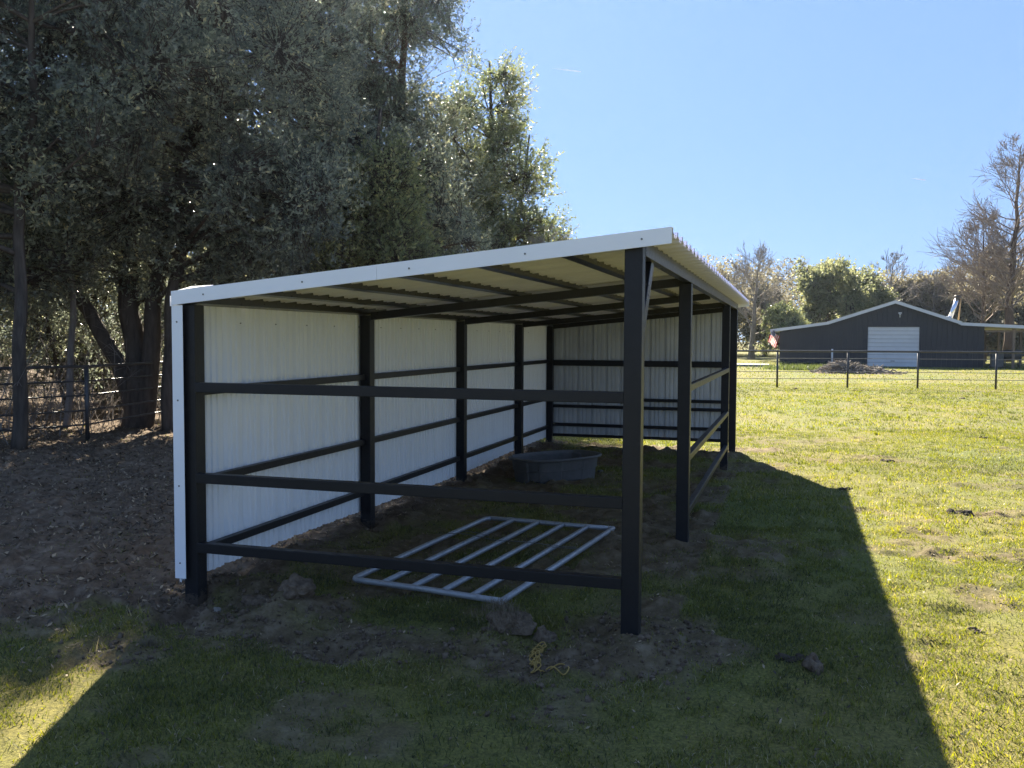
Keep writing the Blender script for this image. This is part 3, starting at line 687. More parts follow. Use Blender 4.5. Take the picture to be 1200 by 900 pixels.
MB().tube([(.25, .2, .0), (-.10, -.15, .12)], .018, 8).build('pole', steel_wire, fe)
bm = bmesh.new(); uvl = bm.loops.layers.uv.new('uv'); NU, NV = 18, 10; g = {}
for i in range(NU+1):
    for j in range(NV+1):
        u, v = i/NU, j/NV
        # hoist along the pole top, fly hangs down and drifts to the lower left and right
        q = 1-v
        g[i, j] = bm.verts.new((-.10+.52*q-.26*u+.03*math.sin(7*q), -.15+.07*math.sin(8*q+3*u)+.1*q, .10-.38*q-.80*u+.04*math.sin(6*q)))
for i in range(NU):
    for j in range(NV):
        f = bm.faces.new((g[i, j], g[i+1, j], g[i+1, j+1], g[i, j+1])); f.smooth = True
        for l, (a, c_) in zip(f.loops, ((i, j), (i+1, j), (i+1, j+1), (i, j+1))): l[uvl].uv = (a/NU, c_/NV)
bmesh.ops.solidify(bm, geom=list(bm.faces), thickness=.004)
me = bpy.data.meshes.new('cloth'); bm.to_mesh(me); bm.free(); me.materials.append(fm); link('cloth', me, fe)

# concrete slab left of the barn, half hidden by the shed
sl = MB().box((-4.2, 55.2, .0), (2.4, 58.0, .14), .02).build('concrete_slab', concrete); tag(sl, 'low pale concrete slab in the grass left of the barn', 'slab')
sl = MB().box((-.5, 55.0, .145), (-.1, 55.4, .30), .03).build('wood_block', timber); tag(sl, 'small dark block lying on the concrete slab', 'block')
# long grey building behind
q = P(54, 108); gb = empty('storage_building', (q[0], q[1], 0), 'long low grey building half hidden behind the porch on the far right', 'building', rz=YAW)
MB().box((-11, 0, 0), (16, 9, 2.6)).build('wall', grey_shed, gb)
MB().prism([(-.5, 2.604), (9.5, 2.604), (4.5, 3.4)], 0, -11.4, 16.4).build('roof', grey_shed, gb)
for k in range(4): MB().box((-9+k*6, -.03, .9), (-7.8+k*6, -.002, 1.9)).build('window', rubber, gb)

# debris pile
dp = empty('debris_pile', (6.9, 45.4, 0), 'heap of cut branches and old timber on the grass in front of the barn', 'debris pile')
xx, yy = np.meshgrid(np.linspace(-2.2, 2.4, 70), np.linspace(-1.1, 1.1, 36)); xf, yf = xx.ravel(), yy.ravel()
hh = (.52*np.exp(-((xf+.75)**2/.7+yf**2/.35))+.30*np.exp(-((xf-.7)**2/1.2+yf**2/.35)))*(.6+.8*vn(xf, yf, .25, 50))-.03
I2 = (np.arange(35)[:, None]*70+np.arange(69)[None]).ravel()
me = mesh_np('mound', np.stack([xf, yf, hh], 1), np.stack([I2, I2+1, I2+71, I2+70], 1), soil_m); link('mound', me, dp)
def segs_mesh(name, p0, p1, ra, rb_, m, n=3, parent=None, smooth=True):
    p0 = np.asarray(p0, float); p1 = np.asarray(p1, float); d = p1-p0; L_ = np.linalg.norm(d, axis=1, keepdims=True)+1e-9; d = d/L_
    a = np.where(np.abs(d[:, 2:3]) < .9, np.array([[0, 0, 1.]]), np.array([[1., 0, 0]])); u = np.cross(d, a); u /= np.linalg.norm(u, axis=1, keepdims=True)+1e-9; v = np.cross(d, u)
    V = []
    for k in range(n):
        t = 2*math.pi*k/n; dr_ = u*math.cos(t)+v*math.sin(t); V.append(p0+dr_*np.asarray(ra)[:, None]); V.append(p1+dr_*np.asarray(rb_)[:, None])
    V = np.stack(V, 1); m_ = len(p0); i = np.arange(m_)[:, None]*(2*n); F = []
    for k in range(n):
        k2 = (k+1) % n; F.append(i+np.array([[2*k, 2*k2, 2*k2+1, 2*k+1]]))
    me = mesh_np(name, V.reshape(-1, 3), np.concatenate(F), m, smooth=smooth)
    return link(name, me, parent) if parent is not False else me
n = 420; px_ = np.where(rng.uniform(0, 1, n) < .6, rng.normal(-.75, .55, n), rng.normal(.7, .75, n)); py_ = rng.normal(0, .4, n)
hz = .52*np.exp(-((px_+.75)**2/.7+py_**2/.35))+.30*np.exp(-((px_-.7)**2/1.2+py_**2/.35))
a = rng.uniform(0, 2*np.pi, n); e = rng.normal(0, .35, n); ll = rng.uniform(.25, .75, n)
dv = np.stack([np.cos(a)*np.cos(e), np.sin(a)*np.cos(e), np.sin(e)], 1)*ll[:, None]; pc = np.stack([px_, py_, hz+.02], 1)
o = segs_mesh('branches', pc-dv/2, pc+dv/2, rng.uniform(.01, .035, n), rng.uniform(.006, .02, n), twig_m, 4, dp); tag(o, kind='stuff')

# ------------------------------------------------------------------ trees
def unit(v): return v/(np.linalg.norm(v, axis=-1, keepdims=True)+1e-9)
def leaf_arrays(rs, p, ax, ln, wd, droop=0.):
    n = len(p); rv = unit(rs.normal(0, 1, (n, 3))+np.array([0, 0, .35])); b_ = unit(np.cross(ax, rv)); nn = np.cross(ax, b_)
    mid = p+ax*ln[:, None]*.5+nn*ln[:, None]*.07
    V = np.stack([p, mid+b_*wd[:, None]/2, p+ax*ln[:, None], mid-b_*wd[:, None]/2], 1).reshape(-1, 3)
    return V, np.arange(n)[:, None]*4+np.array([[0, 1, 2, 3]])
def tree(name, label, cat, loc, trunk, blobs, n_tw, per, leaf, lm, bmx, seed=0, group=None, tw_len=.35, gaps=.45, gscale=.9, shell=.35, upb=.25, tw_m=None, limbs=26, tw_draw=1500, lwr=.42, limb_r=.05, segn=9, yellow=0.):
    """trunk = list of stems; a stem = [(x,y,z,r),...] relative to the base. blobs = crown ellipsoids (x,y,z,rx,ry,rz)"""
    rs = np.random.default_rng(seed); t = empty(name, tuple(loc), label, cat, group)
    bl = np.array(blobs, float); vol = np.prod(bl[:, 3:], axis=1)**.8; bi = rs.choice(len(bl), n_tw*3, p=vol/vol.sum())
    d = unit(rs.normal(0, 1, (n_tw*3, 3))); rad = rs.uniform(shell**3, 1, n_tw*3)**(1/3.)
    c = bl[bi, :3]+d*rad[:, None]*bl[bi, 3:]
    nz = vn(c[:, 0], c[:, 1], gscale, seed, c[:, 2])*.65+vn(c[:, 0], c[:, 1], gscale*.42, seed+3, c[:, 2])*.35
    k = (nz > gaps) & (c[:, 2] > .1); c = c[k][:n_tw]; d = d[k][:n_tw]; bi = bi[k][:n_tw]; nz = nz[k][:n_tw]; m = len(c)
    out = unit(d*bl[bi, 3:].min()/bl[bi, 3:]*1.0+rs.normal(0, .55, (m, 3))+np.array([0, 0, upb]))
    L_ = tw_len*rs.uniform(.5, 1.5, m)
    tt = rs.uniform(0, 1, (m, per)); base = c[:, None, :]+out[:, None, :]*(tt*L_[:, None])[..., None]
    ax = unit(out[:, None, :]*.6+rs.normal(0, .62, (m, per, 3))); ln = leaf*rs.uniform(.55, 1.35, (m, per))
    p = base.reshape(-1, 3); V, F = leaf_arrays(rs, p, ax.reshape(-1, 3), ln.ravel(), ln.ravel()*lwr*rs.uniform(.7, 1.3, m*per))
    clump = vn(c[:, 0], c[:, 1], .9, seed+9, c[:, 2])*.62-.05+rs.normal(0, .12, m)
    r = np.clip(np.repeat(clump, per)+rs.normal(.2, .17, m*per)+yellow, 0, 1)
    me = mesh_np('crown', V, F, lm, np.repeat(r, 4)); cr = link('crown', me, t)
    # trunk and limbs
    mb = MB(); nodes = []
    for st in trunk:
        st = np.array(st, float); pts = []; rd = []
        for a_, b_ in zip(st, st[1:]):
            for q_ in np.linspace(0, 1, 7)[:-1]: pts.append(a_[:3]*(1-q_)+b_[:3]*q_); rd.append(a_[3]*(1-q_)+b_[3]*q_)
        pts.append(st[-1, :3]); rd.append(st[-1, 3]); pts = np.array(pts); s_ = st[0, 3]
        pts[:, 0] += (vn(pts[:, 2], pts[:, 0], .9, seed+21)-.5)*s_*.9; pts[:, 1] += (vn(pts[:, 2], pts[:, 1], .9, seed+22)-.5)*s_*.9
        mb.tube([tuple(q_) for q_ in pts], rd, segn); nodes += [(q_, r_) for q_, r_ in zip(pts, rd)]
    NP = np.array([q_ for q_, _ in nodes]); NR_ = np.array([r_ for _, r_ in nodes])
    ck = rs.choice(m, min(limbs, m), replace=False); cl = c[ck]; hubs = [cl]
    for e_ in cl:
        dd = np.linalg.norm(NP-e_, axis=1)+2.0*np.maximum(0, NP[:, 2]-e_[2]+.35); j = int(np.argmin(dd)); s0 = NP[j]; r0 = min(NR_[j]*.6, limb_r)
        md = (s0+e_)/2+np.array([0, 0, -.12*np.linalg.norm(e_-s0)])*rs.uniform(-.6, 1)+rs.normal(0, .05, 3)*np.linalg.norm(e_-s0)
        ps = [tuple(s0*(1-q_)**2+2*md*q_*(1-q_)+e_*q_**2) for q_ in np.linspace(0, 1, 7)]
        mb.tube(ps, list(np.linspace(r0, r0*.22, 7)), 6); hubs.append(np.array(ps[2:]))
    tk = mb.build('trunk', bmx, t)
    H_ = np.concatenate(hubs); idx = rs.choice(m, min(tw_draw, m), replace=False)
    e_ = c[idx]+out[idx]*L_[idx, None]; s_ = c[idx]; nr = np.array([np.argmin(((H_-q_)**2).sum(1)) for q_ in s_]) if len(idx) else []
    h_ = H_[nr]; far = np.linalg.norm(h_-s_, axis=1); h_ = np.where((far > 1.3)[:, None], s_+(h_-s_)*(1.3/np.maximum(far, .01))[:, None], h_)
    mid = (h_+s_)/2+rs.normal(0, .06, h_.shape)
    o = segs_mesh('twigs', np.concatenate([h_, mid, s_]), np.concatenate([mid, s_, e_]), np.concatenate([np.full(len(idx), leaf*.16), np.full(len(idx), leaf*.12), np.full(len(idx), leaf*.08)]),
                  np.concatenate([np.full(len(idx), leaf*.12), np.full(len(idx), leaf*.08), np.full(len(idx), leaf*.03)]), tw_m or twig_dark, 3, tk)
    tag(o, kind='stuff')
    return t

def bare_tree(name, label, loc, H_, spread, r0, seed, bmx, twm, group=None, lead=1, angle=.6, levels=4, fan=7, first=.18, tipr=.012, up_=.25, lean=(0, 0), conif=False, cat='tree'):
    rs = np.random.default_rng(seed); t = empty(name, tuple(loc), label, cat, group)
    mb = MB(); A, B, RA, RB = [], [], [], []
    stems = []
    for s in range(lead):
        off = np.array([lean[0], lean[1], 0])*(s+ (0 if lead == 1 else .0))
        top_ = np.array([off[0]+rs.normal(0, .03)*H_, off[1]+rs.normal(0, .03)*H_, H_*(1-.12*s)]); pts = [np.array([0, 0, -.1])]
        for q_ in np.linspace(.1, 1, 11): pts.append(np.array([top_[0]*q_**1.3, top_[1]*q_**1.3, top_[2]*q_])+rs.normal(0, .0035, 3)*H_*min(1, q_*3))
        rd = [r0*(1.25 if i == 0 else 1)*(1-.93*i/11) for i in range(12)]; mb.tube([tuple(p) for p in pts], rd, 10); stems.append((np.array(pts), np.array(rd)))
    tk = mb.build('trunk', bmx, t)
    def grow(p, d, L_, r, lv):
        n = 4; pr = p; pp = [p]
        for i in range(n):
            d = unit(d+rs.normal(0, .14, 3)+np.array([0, 0, up_*.25])); q = pr+d*L_/n
            A.append(pr); B.append(q); RA.append(max(r*(1-.75*i/n), tipr)); RB.append(max(r*(1-.75*(i+1)/n), tipr*.7)); pr = q; pp.append(q)
        if lv <= 0: return
        for j in range(fan if lv > 1 else fan+1):
            q_ = rs.uniform(.25, 1)*n; i = min(int(q_), n-1); b_ = pp[i]*(1-(q_-i))+pp[i+1]*(q_-i)
            side = unit(np.cross(d, rs.normal(0, 1, 3))); nd = unit(d*math.cos(angle)+side*math.sin(angle)*rs.uniform(.7, 1.4))
            grow(b_, nd, L_*rs.uniform(.38, .62), r*.45, lv-1)
    for pts, rd in stems:
        nb = int(30 if not conif else 56)
        for j in range(nb):
            q_ = first+(1-first)*(j+rs.uniform(0, .8))/nb; i = min(int(q_*11), 10); f_ = q_*11-i; b_ = pts[i]*(1-f_)+pts[i+1]*f_; r_ = rd[i]*(1-f_)+rd[i+1]*f_
            a = j*2.4+rs.uniform(-.4, .4); rise = .75 if not conif else .70
            nd = unit(np.array([math.cos(a), math.sin(a), rise*rs.uniform(.6, 1.4)]))
            Lb = spread*(math.sin(math.pi*min(.97, .12+.88*q_))**.7 if not conif else (1.02-q_)**.62+.08)*rs.uniform(.75, 1.1)
            grow(b_, nd, Lb, r_*.38, levels-2)
    o = segs_mesh('crown', A, B, RA, RB, twm, 3, t)
    return t

ov = lambda *a: a
# --- dark oaks on the left, leaning over the fence
tree('oak_tree', 'oak with slim straight trunk standing at the left end of the dark fence', 'tree', (-7.35, 5.78, 0), [[(0,0,-.1,.115),(.05,0,1.5,.095),(-.05,.1,3.2,.08),(.2,.2,5.2,.06),(.3,.2,7.5,.03)]],
     [(-.3,-.9,4.6,1.5,1.0,1.5), (-2.2,-1.2,6.0,2.2,1.6,2.0), (-.2,.5,5.6,2.3,2.4,2.3), (-1.6,-.6,4.4,1.7,1.8,1.4), (1.6,.8,6.6,1.6,1.7,1.7), (-.8,0,8.0,1.8,1.8,1.6), (-2.8,.3,6.5,1.8,1.6,2.2), (-1.8,.2,3.0,1.5,1.3,.8), (.9,.3,3.3,1.3,1.2,.8)], 9500, 11, .080, oak_leaf, bark_dark, seed=1, gaps=.535, gscale=1.25, tw_draw=2600, limbs=40)
tree('sapling', 'thin pale sapling behind the dark fence next to the slim oak', 'tree', (-9.1, 8.54, 0), [[(0,0,-.1,.07),(.1,.1,2,.055),(.0,.2,4.2,.03)]],
     [(0,.1,4.4,1.3,1.3,1.6), (.5,.4,3.2,.9,.9,.8)], 1400, 14, .055, oak_leaf, bark_pale, seed=2, gaps=.42, tw_draw=800)
tree('oak_tree', 'big dark oak with twin trunk and one limb leaning left behind the fence', 'tree', (-8.25, 9.35, 0),
     [[(0,0,-.1,.30),(0,0,.6,.24),(-.15,.1,2.2,.19),(-.1,.2,4.4,.15),(.3,.2,7.5,.07)], [(.16,-.02,-.1,.2),(.3,0,1.5,.17),(.62,.1,3.2,.13),(1.3,.1,5.2,.09),(1.9,.0,7.0,.04)],
      [(-.08,0,.3,.17),(-.35,-.05,1.25,.15),(-.85,-.2,2.2,.13),(-1.5,-.2,3.0,.10),(-2.4,-.1,4.3,.05)]],
     [(0,0,6.3,2.6,2.6,2.4), (2.3,-.8,5.0,1.9,1.8,1.7), (1.4,-1.6,3.9,1.3,1.2,.9), (-2.4,.2,5.4,1.9,1.8,1.7), (2.6,.3,7.5,2.0,1.9,1.8), (.3,-.3,8.8,2.2,2.2,1.6), (-1.2,.3,3.4,1.6,1.2,.8), (.9,.4,3.1,1.2,1.0,.8), (-3.4,.2,3.6,1.5,1.2,1.0)], 11000, 11, .080, oak_leaf, bark_dark, seed=3, gaps=.535, gscale=1.25, tw_draw=3200, limbs=56, limb_r=.07)
tree('oak_tree', 'dark oak trunk just left of the white corner of the shed behind the fence', 'tree', (-7.25, 9.1, 0), [[(0,0,-.1,.19),(0,0,1.2,.14),(.12,.1,3.0,.11),(.5,0,5.5,.06),(.9,0,7.6,.03)]],
     [(.6,-.3,4.9,1.8,1.8,1.5), (1.8,.2,6.2,1.9,1.9,1.7), (2.5,-.3,3.9,1.5,1.4,1.3), (1.2,0,8.2,1.8,1.8,1.5), (.3,.4,3.0,1.2,1.0,.8), (1.6,.5,2.6,1.1,.9,.9)], 8200, 11, .078, oak_leaf, bark_dark, seed=4, gaps=.535, gscale=1.25, tw_draw=2600, limbs=40)
tree('oak_tree', 'broad leafy oak rising behind the white wall panels of the shed', 'tree', (-5.9, 11.6, 0), [[(0,0,-.1,.22),(.1,0,2,.17),(.2,.1,4.5,.11),(.4,.1,7.5,.04)]],
     [(.2,0,3.6,2.0,1.8,1.4), (1.6,.4,4.6,1.7,1.6,1.6), (-.8,0,5.6,2.0,1.9,1.7), (1.1,.2,6.4,1.7,1.6,1.5), (.2,.3,8.1,1.9,1.8,1.4), (2.9,.6,3.1,1.1,1.1,1.1), (-.5,-.8,2.6,1.8,1.2,1.0)], 9000, 11, .080, oak_leaf, bark_dark, seed=5, gaps=.535, gscale=1.25, tw_draw=3000, limbs=44, yellow=.06)
tree('willow_oak', 'paler green tree with upright twigs in front of the dark cedar', 'tree', (-4.1, 10.6, 0), [[(0,0,-.1,.12),(.1,0,2,.12),(.2,.1,4,.08),(.4,.1,6,.03)]],
     [(0,0,3.4,1.1,1.0,1.2), (.5,0,4.4,.7,.7,1.0), (-.7,.1,4.7,.8,.8,1.1), (.9,-.2,2.9,.7,.7,.9)], 2600, 13, .078, willow_leaf, bark_dark, seed=6, gaps=.48, upb=.8, tw_draw=1600, limbs=30)
tree('cedar_tree', 'tall dark cedar reaching out of the top of the picture', 'tree', (-4.70, 13.55, 0), [[(0,0,-.1,.22),(.1,0,3,.15),(.1,.1,7,.09),(.2,.1,11,.025)]],
     [(0.0, 0.0, 3.59, 2.11, 2.03, 1.87), (-0.16, 0.0, 5.77, 1.87, 1.79, 1.56), (0.23, 0.08, 7.64, 1.64, 1.56, 1.48), (0.0, 0.08, 9.36, 1.33, 1.25, 1.33), (1.01, 0.23, 4.68, 1.17, 1.09, 1.17), (1.17, 0.16, 7.1, 0.86, 0.78, 0.94), (0.16, 0.0, 10.61, 0.78, 0.78, 0.94), (0.0, 0.0, 2.03, 2.18, 2.03, 1.09)],
     9000, 14, .070, cedar_leaf, bark_brown, seed=7, gaps=.52, gscale=1.2, tw_draw=2600, limbs=60, lwr=.34, tw_len=.45)
tree('cedar_tree', 'second dark cedar further left in the gap between the oaks', 'tree', (-11.5, 21.5, 0), [[(0,0,-.1,.28),(.1,0,4,.2),(.1,.1,6,.12),(.2,.1,8.6,.03)]],
     [(0,0,3.4,3.0,2.6,2.0), (-.2,0,5.6,2.8,2.4,1.8), (.3,.1,7.4,2.0,1.9,1.4)],
     4500, 16, .095, cedar_leaf, bark_brown, seed=17, gaps=.51, gscale=1.1, tw_draw=800, limbs=50, lwr=.34, tw_len=.5)
tree('elm_tree', 'lighter feathery tree right of the dark cedar with sky showing through its top', 'tree', (-4.0, 17.8, 0), [[(0,0,-.1,.2),(.05,0,2,.15),(.1,.1,5,.09),(.0,.1,9,.025)], [(.05,0,2.2,.10),(.8,0,4.5,.06),(1.1,0,7,.02)]],
     [(-.1,0,3.2,1.9,1.8,1.6), (.9,.1,4.4,1.3,1.2,1.3), (-.7,.1,5.4,1.3,1.2,1.4), (.5,0,6.1,1.2,1.1,1.4), (.1,0,7.9,.9,.9,1.3), (1.3,0,3.1,1.1,1.0,1.1), (-.9,0,7.1,.7,.7,1.0)],
     6500, 12, .082, willow_leaf, bark_dark, seed=8, gaps=.475, gscale=.75, tw_draw=2600, limbs=46, upb=.6, tw_len=.42)
bare_tree('bare_shrub', 'leafless twiggy shrub just above the shed roof right of the feathery tree', (-1.9, 16.6, 0), 4.5, 1.1, .06, 9, bark_dark, twig_m, levels=4, fan=5, tipr=.004, first=.35, cat='shrub')
tree('bush', 'dense green bush behind the shed roof under the feathery tree', 'shrub', (-3.2, 15.6, 0), [[(0,0,-.1,.08),(.1,0,1.2,.05),(.1,0,2.4,.02)]],
     [(0,0,2.0,1.6,1.3,1.3), (1.1,.2,2.3,.9,.9,1.0), (-1.3,0,2.6,1.3,1.2,1.4)], 3000, 12, .078, oak_leaf, bark_dark, seed=10, gaps=.42, tw_draw=500)
tree('oak_tree', 'dark oak at the left edge of the picture, its leaves hanging low over the fence', 'tree', (-9.9, 7.4, 0), [[(0,0,-.1,.16),(.05,0,1.5,.13),(.1,.1,3.2,.10),(.2,.2,5.2,.06),(.3,.2,7.5,.03)]],
     [(.3,.2,3.2,1.8,1.5,1.1), (1.0,.6,4.6,2.0,1.6,1.5), (-.8,0,5.2,1.9,1.8,1.6), (.6,.4,6.8,2.0,1.9,1.6), (1.2,.8,8.6,2.1,1.9,1.7), (-.6,.6,9.4,2.0,1.9,1.7)], 8500, 11, .080, oak_leaf, bark_dark, seed=14, gaps=.50, gscale=1.2, tw_draw=2200, limbs=40)
tree('yaupon_shrub', 'dense dark shrub between the pale sapling and the leaning limb behind the fence', 'shrub', (-10.6, 10.2, 0), [[(0,0,-.1,.07),(.1,0,1.4,.05),(.2,.1,3,.02)], [(0,0,0,.05),(-.5,.1,1.6,.035),(-.8,.1,2.8,.01)]],
     [(0,0,2.4,1.6,1.4,1.5), (1.1,.1,3.2,1.3,1.2,1.2), (-1.3,.1,2.9,1.4,1.3,1.4), (0,0,4.4,1.7,1.4,1.1)], 4200, 12, .075, oak_leaf, bark_dark, seed=15, gaps=.46, tw_draw=1400, limbs=36)
tree('yaupon_shrub', 'dense dark shrub behind the gap between the slim oak and the left picture edge', 'shrub', (-12.6, 8.2, 0), [[(0,0,-.1,.07),(.1,0,1.4,.05),(.2,.1,3,.02)], [(0,0,0,.05),(-.5,.1,1.6,.035),(-.8,.1,2.8,.01)]],
     [(0,0,2.2,1.7,1.4,1.5), (1.2,.1,3.4,1.4,1.2,1.3), (-1.3,.1,3.1,1.5,1.3,1.5), (0,0,4.8,1.9,1.5,1.2)], 4200, 12, .078, oak_leaf, bark_dark, seed=16, gaps=.46, tw_draw=1200, limbs=36)
# sunlit understory beyond the fence
us = [(-17.5, 9.5, 2.6), (-15.5, 12.5, 3.2), (-13.6, 14.6, 2.8), (-12.6, 17.3, 3.4), (-10.2, 16.2, 2.8), (-8.2, 14.6, 2.4), (-16.5, 6.0, 2.8), (-14.0, 9.0, 2.2), (-11.5, 12.2, 2.0), (-19, 14, 4.2), (-10.5, 26, 4.2), (-15.5, 21.5, 4.4)]
desc = ['rightmost but third', 'x']
UL = ['yellow-green bush seen between the far left trunks', 'tall loose bush behind the pale sapling', 'bush behind the leaning oak limb', 'tall bush in the sunlit gap between the twin trunks', 'bush behind the twin oak trunk',
      'bush behind the oak trunk beside the shed corner', 'bush at the left edge of the picture beyond the fence', 'low bush left of the twin oak trunk beyond the fence', 'low bush at the foot of the sunlit gap beyond the fence', 'large bush deep in the wood on the left', 'large bush behind the tall cedar', 'large bush deep in the wood beyond the leaning limb']
for i, ((x, y, h), l) in enumerate(zip(us, UL)):
    s = h/2.8
    tree('bush', l, 'shrub', (x, y, 0), [[(0,0,-.1,.06*s),(.1,0,1.0*s,.04*s),(.2,.1,2.2*s,.015*s)], [(0,0,0,.04*s),(-.4*s,.1,1.2*s,.03*s),(-.8*s,.1,2.1*s,.01)]],
         [(0,0,1.6*s,1.4*s,1.4*s,1.2*s), (.9*s,.2,1.2*s,.9*s,.9*s,.9*s), (-.9*s,-.2,1.7*s,1.0*s,1.0*s,1.0*s)], int(1150*s), 12, .085, bush_leaf, bark_pale, seed=40+i, gaps=.47, tw_draw=400, limbs=14, group='bushes in the wood behind the dark fence', tw_m=twig_m)
# thin bare undergrowth stems along the fence
n = 420; px_ = rng.uniform(-13, -6.6, n); py_ = rng.uniform(4, 15, n); k = (px_ < -7.6-.0*py_); px_, py_ = px_[k], py_[k]; n = len(px_)
p0 = np.stack([px_, py_, np.zeros(n)-.05], 1); SA, SB, SR, ST = [], [], [], []
d = unit(np.stack([rng.normal(0, .3, n), rng.normal(0, .3, n), np.ones(n)], 1)); hgts = rng.uniform(.6, 3.6, n)
cur = p0; rcur = rng.uniform(.004, .016, n)
for s in range(6):
    d = unit(d+rng.normal(0, .16, (n, 3))); nxt = cur+d*(hgts/6)[:, None]; SA.append(cur); SB.append(nxt); SR.append(rcur); ST.append(rcur*.82)
    for _ in range(2):
        sd_ = unit(d+rng.normal(0, .7, (n, 3))); q_ = nxt+sd_*rng.uniform(.15, .6, n)[:, None]; SA.append(nxt); SB.append(q_); SR.append(rcur*.45); ST.append(rcur*.2)
    cur = nxt; rcur = rcur*.82
o = segs_mesh('undergrowth', np.concatenate(SA), np.concatenate(SB), np.concatenate(SR), np.concatenate(ST), twig_m, 3)
tag(o, 'tangle of thin bare stems and vines between the trunks on the left', 'undergrowth', kind='stuff')

# --- far trees behind the barn
def far_tree(name, label, u, d, H_, w, lm, seed, per=9, n=2200, leaf=.26, gaps=.53, group='trees behind the barn', bk=bark_brown, tw=.8, low=.12):
    rs = np.random.default_rng(seed); q = P(u, d); bl = [(0, 0, H_*.52, w*.55, w*.55, H_*.30)]
    for j in range(14):
        a = rs.uniform(0, 6.28); hh_ = rs.uniform(low+.12, .86); rr_ = w*(.68 if hh_ < .65 else .48)*rs.uniform(.55, 1.1)
        bl.append((math.cos(a)*rr_, math.sin(a)*rr_, H_*hh_, w*rs.uniform(.22, .42), w*rs.uniform(.22, .42), H_*rs.uniform(.08, .14)))
    return tree(name, label, 'tree', (q[0], q[1], 0), [[(0,0,-.2,.32*H_/10),(.1,0,H_*.3,.22*H_/10),(.2,.1,H_*.6,.13*H_/10),(.1,0,H_*.92,.03)]], bl, n, per, leaf, lm, bk, seed=seed, group=group, tw_len=tw, gaps=gaps, gscale=1.3, tw_draw=700, limbs=30, limb_r=.12, segn=8, lwr=.6, yellow=.08)
far_tree('tree', 'tallest green tree behind the left roof of the barn', 30.8, 88, 10.6, 3.9, far_green, 101, n=3000, gaps=.55)
far_tree('tree', 'green tree between the tallest green one and the barn ridge', 35.5, 92, 10.0, 3.2, far_green, 102, n=2800)
far_tree('tree', 'olive tree behind the leafless tree left of the barn', 27.0, 96, 9.0, 3.4, tan_leaf, 103, n=2600)
far_tree('tree', 'pale yellow-green small tree beside the flag', 23.2, 76, 5.2, 2.3, willow_leaf, 104, n=2600, leaf=.16, tw=.5, gaps=.42, low=0.)
far_tree('tree', 'olive tree peeping over the far right corner of the shed roof', 21.8, 92, 9.2, 3.0, tan_leaf, 105, n=2300)
far_tree('tree', 'brown-green tree just right of the shed, left of the leafless tree', 24.4, 101, 8.4, 2.8, far_green, 106, n=2000)
far_tree('tree', 'grey-brown tree behind the ridge of the barn', 41.0, 98, 9.2, 3.2, tan_leaf, 107, n=2400, gaps=.5)
far_tree('tree', 'grey-brown tree right of the barn ridge', 45.2, 97, 9.3, 3.2, tan_leaf, 108, n=2600, gaps=.48)
far_tree('tree', 'tan leafy tree behind the flue pipe', 47.5, 92, 8.2, 3.3, tan_leaf, 109, n=2800)
far_tree('tree', 'large olive tan tree directly behind the tall leafless conifer', 53.5, 96, 12.0, 4.4, tan_leaf, 110, n=4200)
far_tree('tree', 'tan tree low between the flue and the conifer trunk', 49.2, 88, 7.0, 3.0, tan_leaf, 111, n=2400)
far_tree('tree', 'olive tree at the right picture edge behind the porch', 58.0, 97, 10.5, 3.8, far_green, 112, n=2400)
far_tree('tree', 'grey-green tree behind the left slope of the barn roof', 38.4, 103, 8.6, 3.2, far_green, 113, n=2200)
bare_tree('bare_tree', 'wide leafless grey tree between the shed roof and the barn', P(21.3, 80), 9.2, 3.6, .28, 201, bark_pale, twig_m, levels=4, fan=6, tipr=.016, first=.22, angle=.5)
bare_tree('bare_tree', 'leafless tree rising behind the barn ridge', P(38.2, 92), 10.6, 3.0, .2, 202, bark_pale, twig_m, levels=4, fan=5, tipr=.016, first=.3, angle=.5)
bare_tree('bare_tree', 'small leafless tree behind the right slope of the barn roof', P(44.0, 94), 8.5, 2.8, .2, 203, bark_pale, twig_m, levels=4, fan=5, tipr=.016, first=.3, angle=.5)
bare_tree('cypress_tree', 'tall leafless cypress with straight trunk at the right edge behind the barn porch', P(41.9, 76), 18.2, 5.6, .42, 204, bark_brown, twig_red, levels=4, fan=7, tipr=.014, first=.22, angle=.55, conif=True)
bare_tree('cypress_tree', 'shorter leafless cypress leaning left beside the tall one', P(40.6, 77.5), 12.2, 4.6, .26, 205, bark_brown, twig_red, levels=4, fan=7, tipr=.014, first=.25, angle=.55, lean=(-2.6, -.5), conif=True)
bare_tree('sapling', 'thin sapling in the grass left of the barn beside the small pale tree', P(22.6, 74), 2.6, .6, .035, 206, bark_pale, twig_m, levels=3, fan=4, tipr=.008, first=.3, cat='sapling')
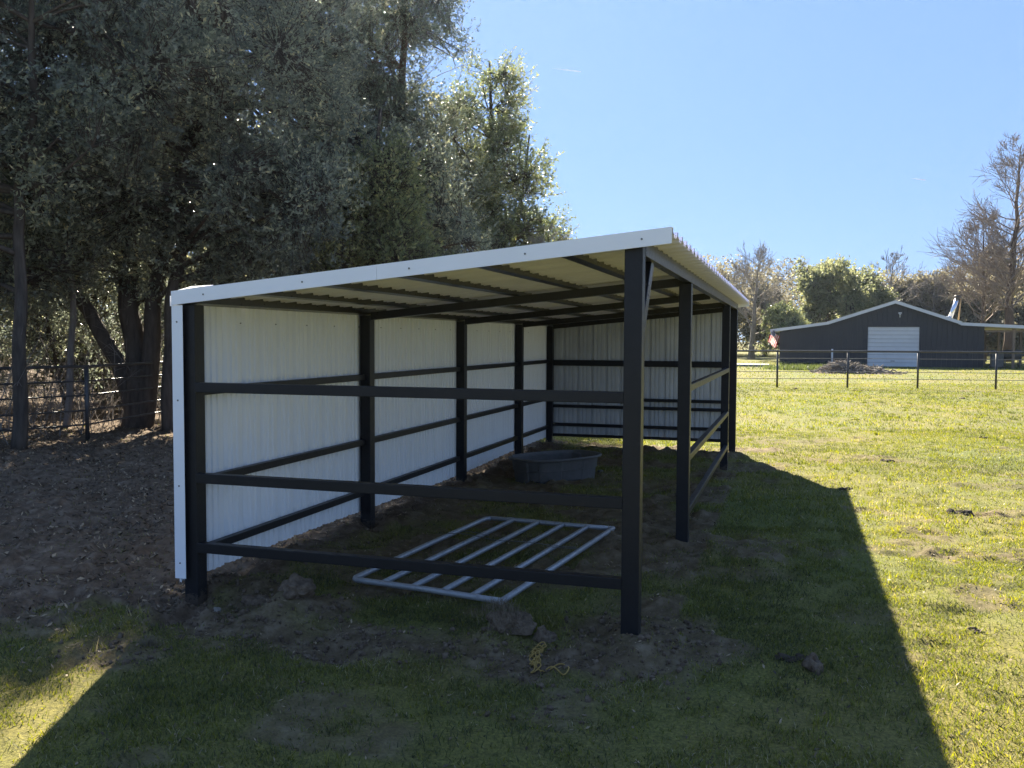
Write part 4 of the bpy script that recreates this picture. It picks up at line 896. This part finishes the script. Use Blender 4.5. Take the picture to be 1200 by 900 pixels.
# far-off wood on the horizon
def wood(name, label, u0, u1, d0, d1, h, n, lm, seed, leaf=.34):
    rs = np.random.default_rng(seed); u = rs.uniform(u0, u1, n); d = rs.uniform(d0, d1, n)
    H_ = h*(.62+.55*vn(u, d*.3, 5., seed)+.22*vn(u, d, 1.7, seed+1)); z = rs.uniform(.02, 1, n)**.8*H_
    p = CAM[None]*np.array([[1, 1, 0]])+d[:, None]*np.array([[-math.sin(YAW), math.cos(YAW), 0]])+u[:, None]*np.array([[math.cos(YAW), math.sin(YAW), 0]]); p[:, 2] = z
    k = vn(u, z, 1.6, seed+2, d)*.7+vn(u, z, .7, seed+4, d)*.3 > .40; p = p[k]; m = len(p); ax = unit(rs.normal(0, 1, (m, 3))); ln = leaf*rs.uniform(.5, 1.4, m)
    V, F = leaf_arrays(rs, p, ax, ln, ln*.6); r = np.clip(vn(p[:, 0], p[:, 1], 4., seed+7, p[:, 2])*.8+rs.normal(.08, .16, m), 0, 1)
    o = link(name, mesh_np(name, V, F, lm, np.repeat(r, 4))); return tag(o, label, 'wood', kind='stuff')
wood('distant_wood', 'distant olive brown wood closing the field behind the barn', 8, 90, 104, 118, 9.6, 110000, tan_leaf, 301)
wood('distant_wood', 'distant green wood on the left behind the shed and the oaks', -62, -5.5, 33, 46, 10.5, 130000, cedar_leaf, 302, .20)
# weeds along the barn
x = np.concatenate([rng.normal(4.6, 1.2, 1500), rng.uniform(3.0, 8.4, 500)]); y = np.concatenate([rng.uniform(49, 54, 1500), rng.uniform(58.9, 59.5, 500)])
v, q, t, r = blades(x, y, rng.uniform(.12, .38, len(x)), .05, .1, .9)
me = mesh_np('weeds', v, [q, t], weed_leaf, r); tag(link('weeds', me), 'bright green weeds along the foot of the barn wall', 'weeds', kind='stuff')

# contrails
ct_m, nt, b = mat('contrail_ice'); b.inputs['Base Color'].default_value = (.55, .56, .6, 1); b.inputs['Roughness'].default_value = 1
tl = N(nt, 'ShaderNodeBsdfTranslucent'); tl.inputs[0].default_value = (.6, .6, .62, 1); ms = N(nt, 'ShaderNodeMixShader'); ms.inputs[0].default_value = .6
nt.links.new(b.outputs[0], ms.inputs[1]); nt.links.new(tl.outputs[0], ms.inputs[2]); nt.links.new(ms.outputs[0], nt.nodes['Material Output'].inputs[0])
def contrail(px, py, ln_px, label, D=6000):
    d = fw+(px-600)/1052.6*r2-(py-450)/1052.6*u2; c_ = Vector(CAM+d*D); ax_ = Vector(r2-.12*u2).normalized(); L_ = ln_px/1052.6*D
    mb = MB().tube([c_-ax_*L_/2, c_-ax_*L_*.1, c_+ax_*L_*.4, c_+ax_*L_/2], [.3, 1.6, 2.8, 1.2], 8); tag(mb.build('contrail', ct_m), label, 'contrail')
contrail(664, 82, 34, 'short white contrail high in the sky near the top centre')
contrail(1076, 210, 18, 'faint small contrail low in the sky above the barn', 6000)

# ------------------------------------------------------------------ air
hz_m = bpy.data.materials.new('haze'); hz_m.use_nodes = True; nt = hz_m.node_tree; nt.nodes.clear()
out_ = nt.nodes.new('ShaderNodeOutputMaterial'); pv = nt.nodes.new('ShaderNodeVolumePrincipled')
pv.inputs['Color'].default_value = (.66, .80, 1, 1); pv.inputs['Density'].default_value = .00014; pv.inputs['Anisotropy'].default_value = .75
nt.links.new(pv.outputs[0], out_.inputs['Volume'])
hb = MB().box((-1000, -150, -3), (1000, 1100, 21)).build('haze', hz_m); tag(hb, 'thin bright morning air over the whole paddock', 'haze', kind='stuff')
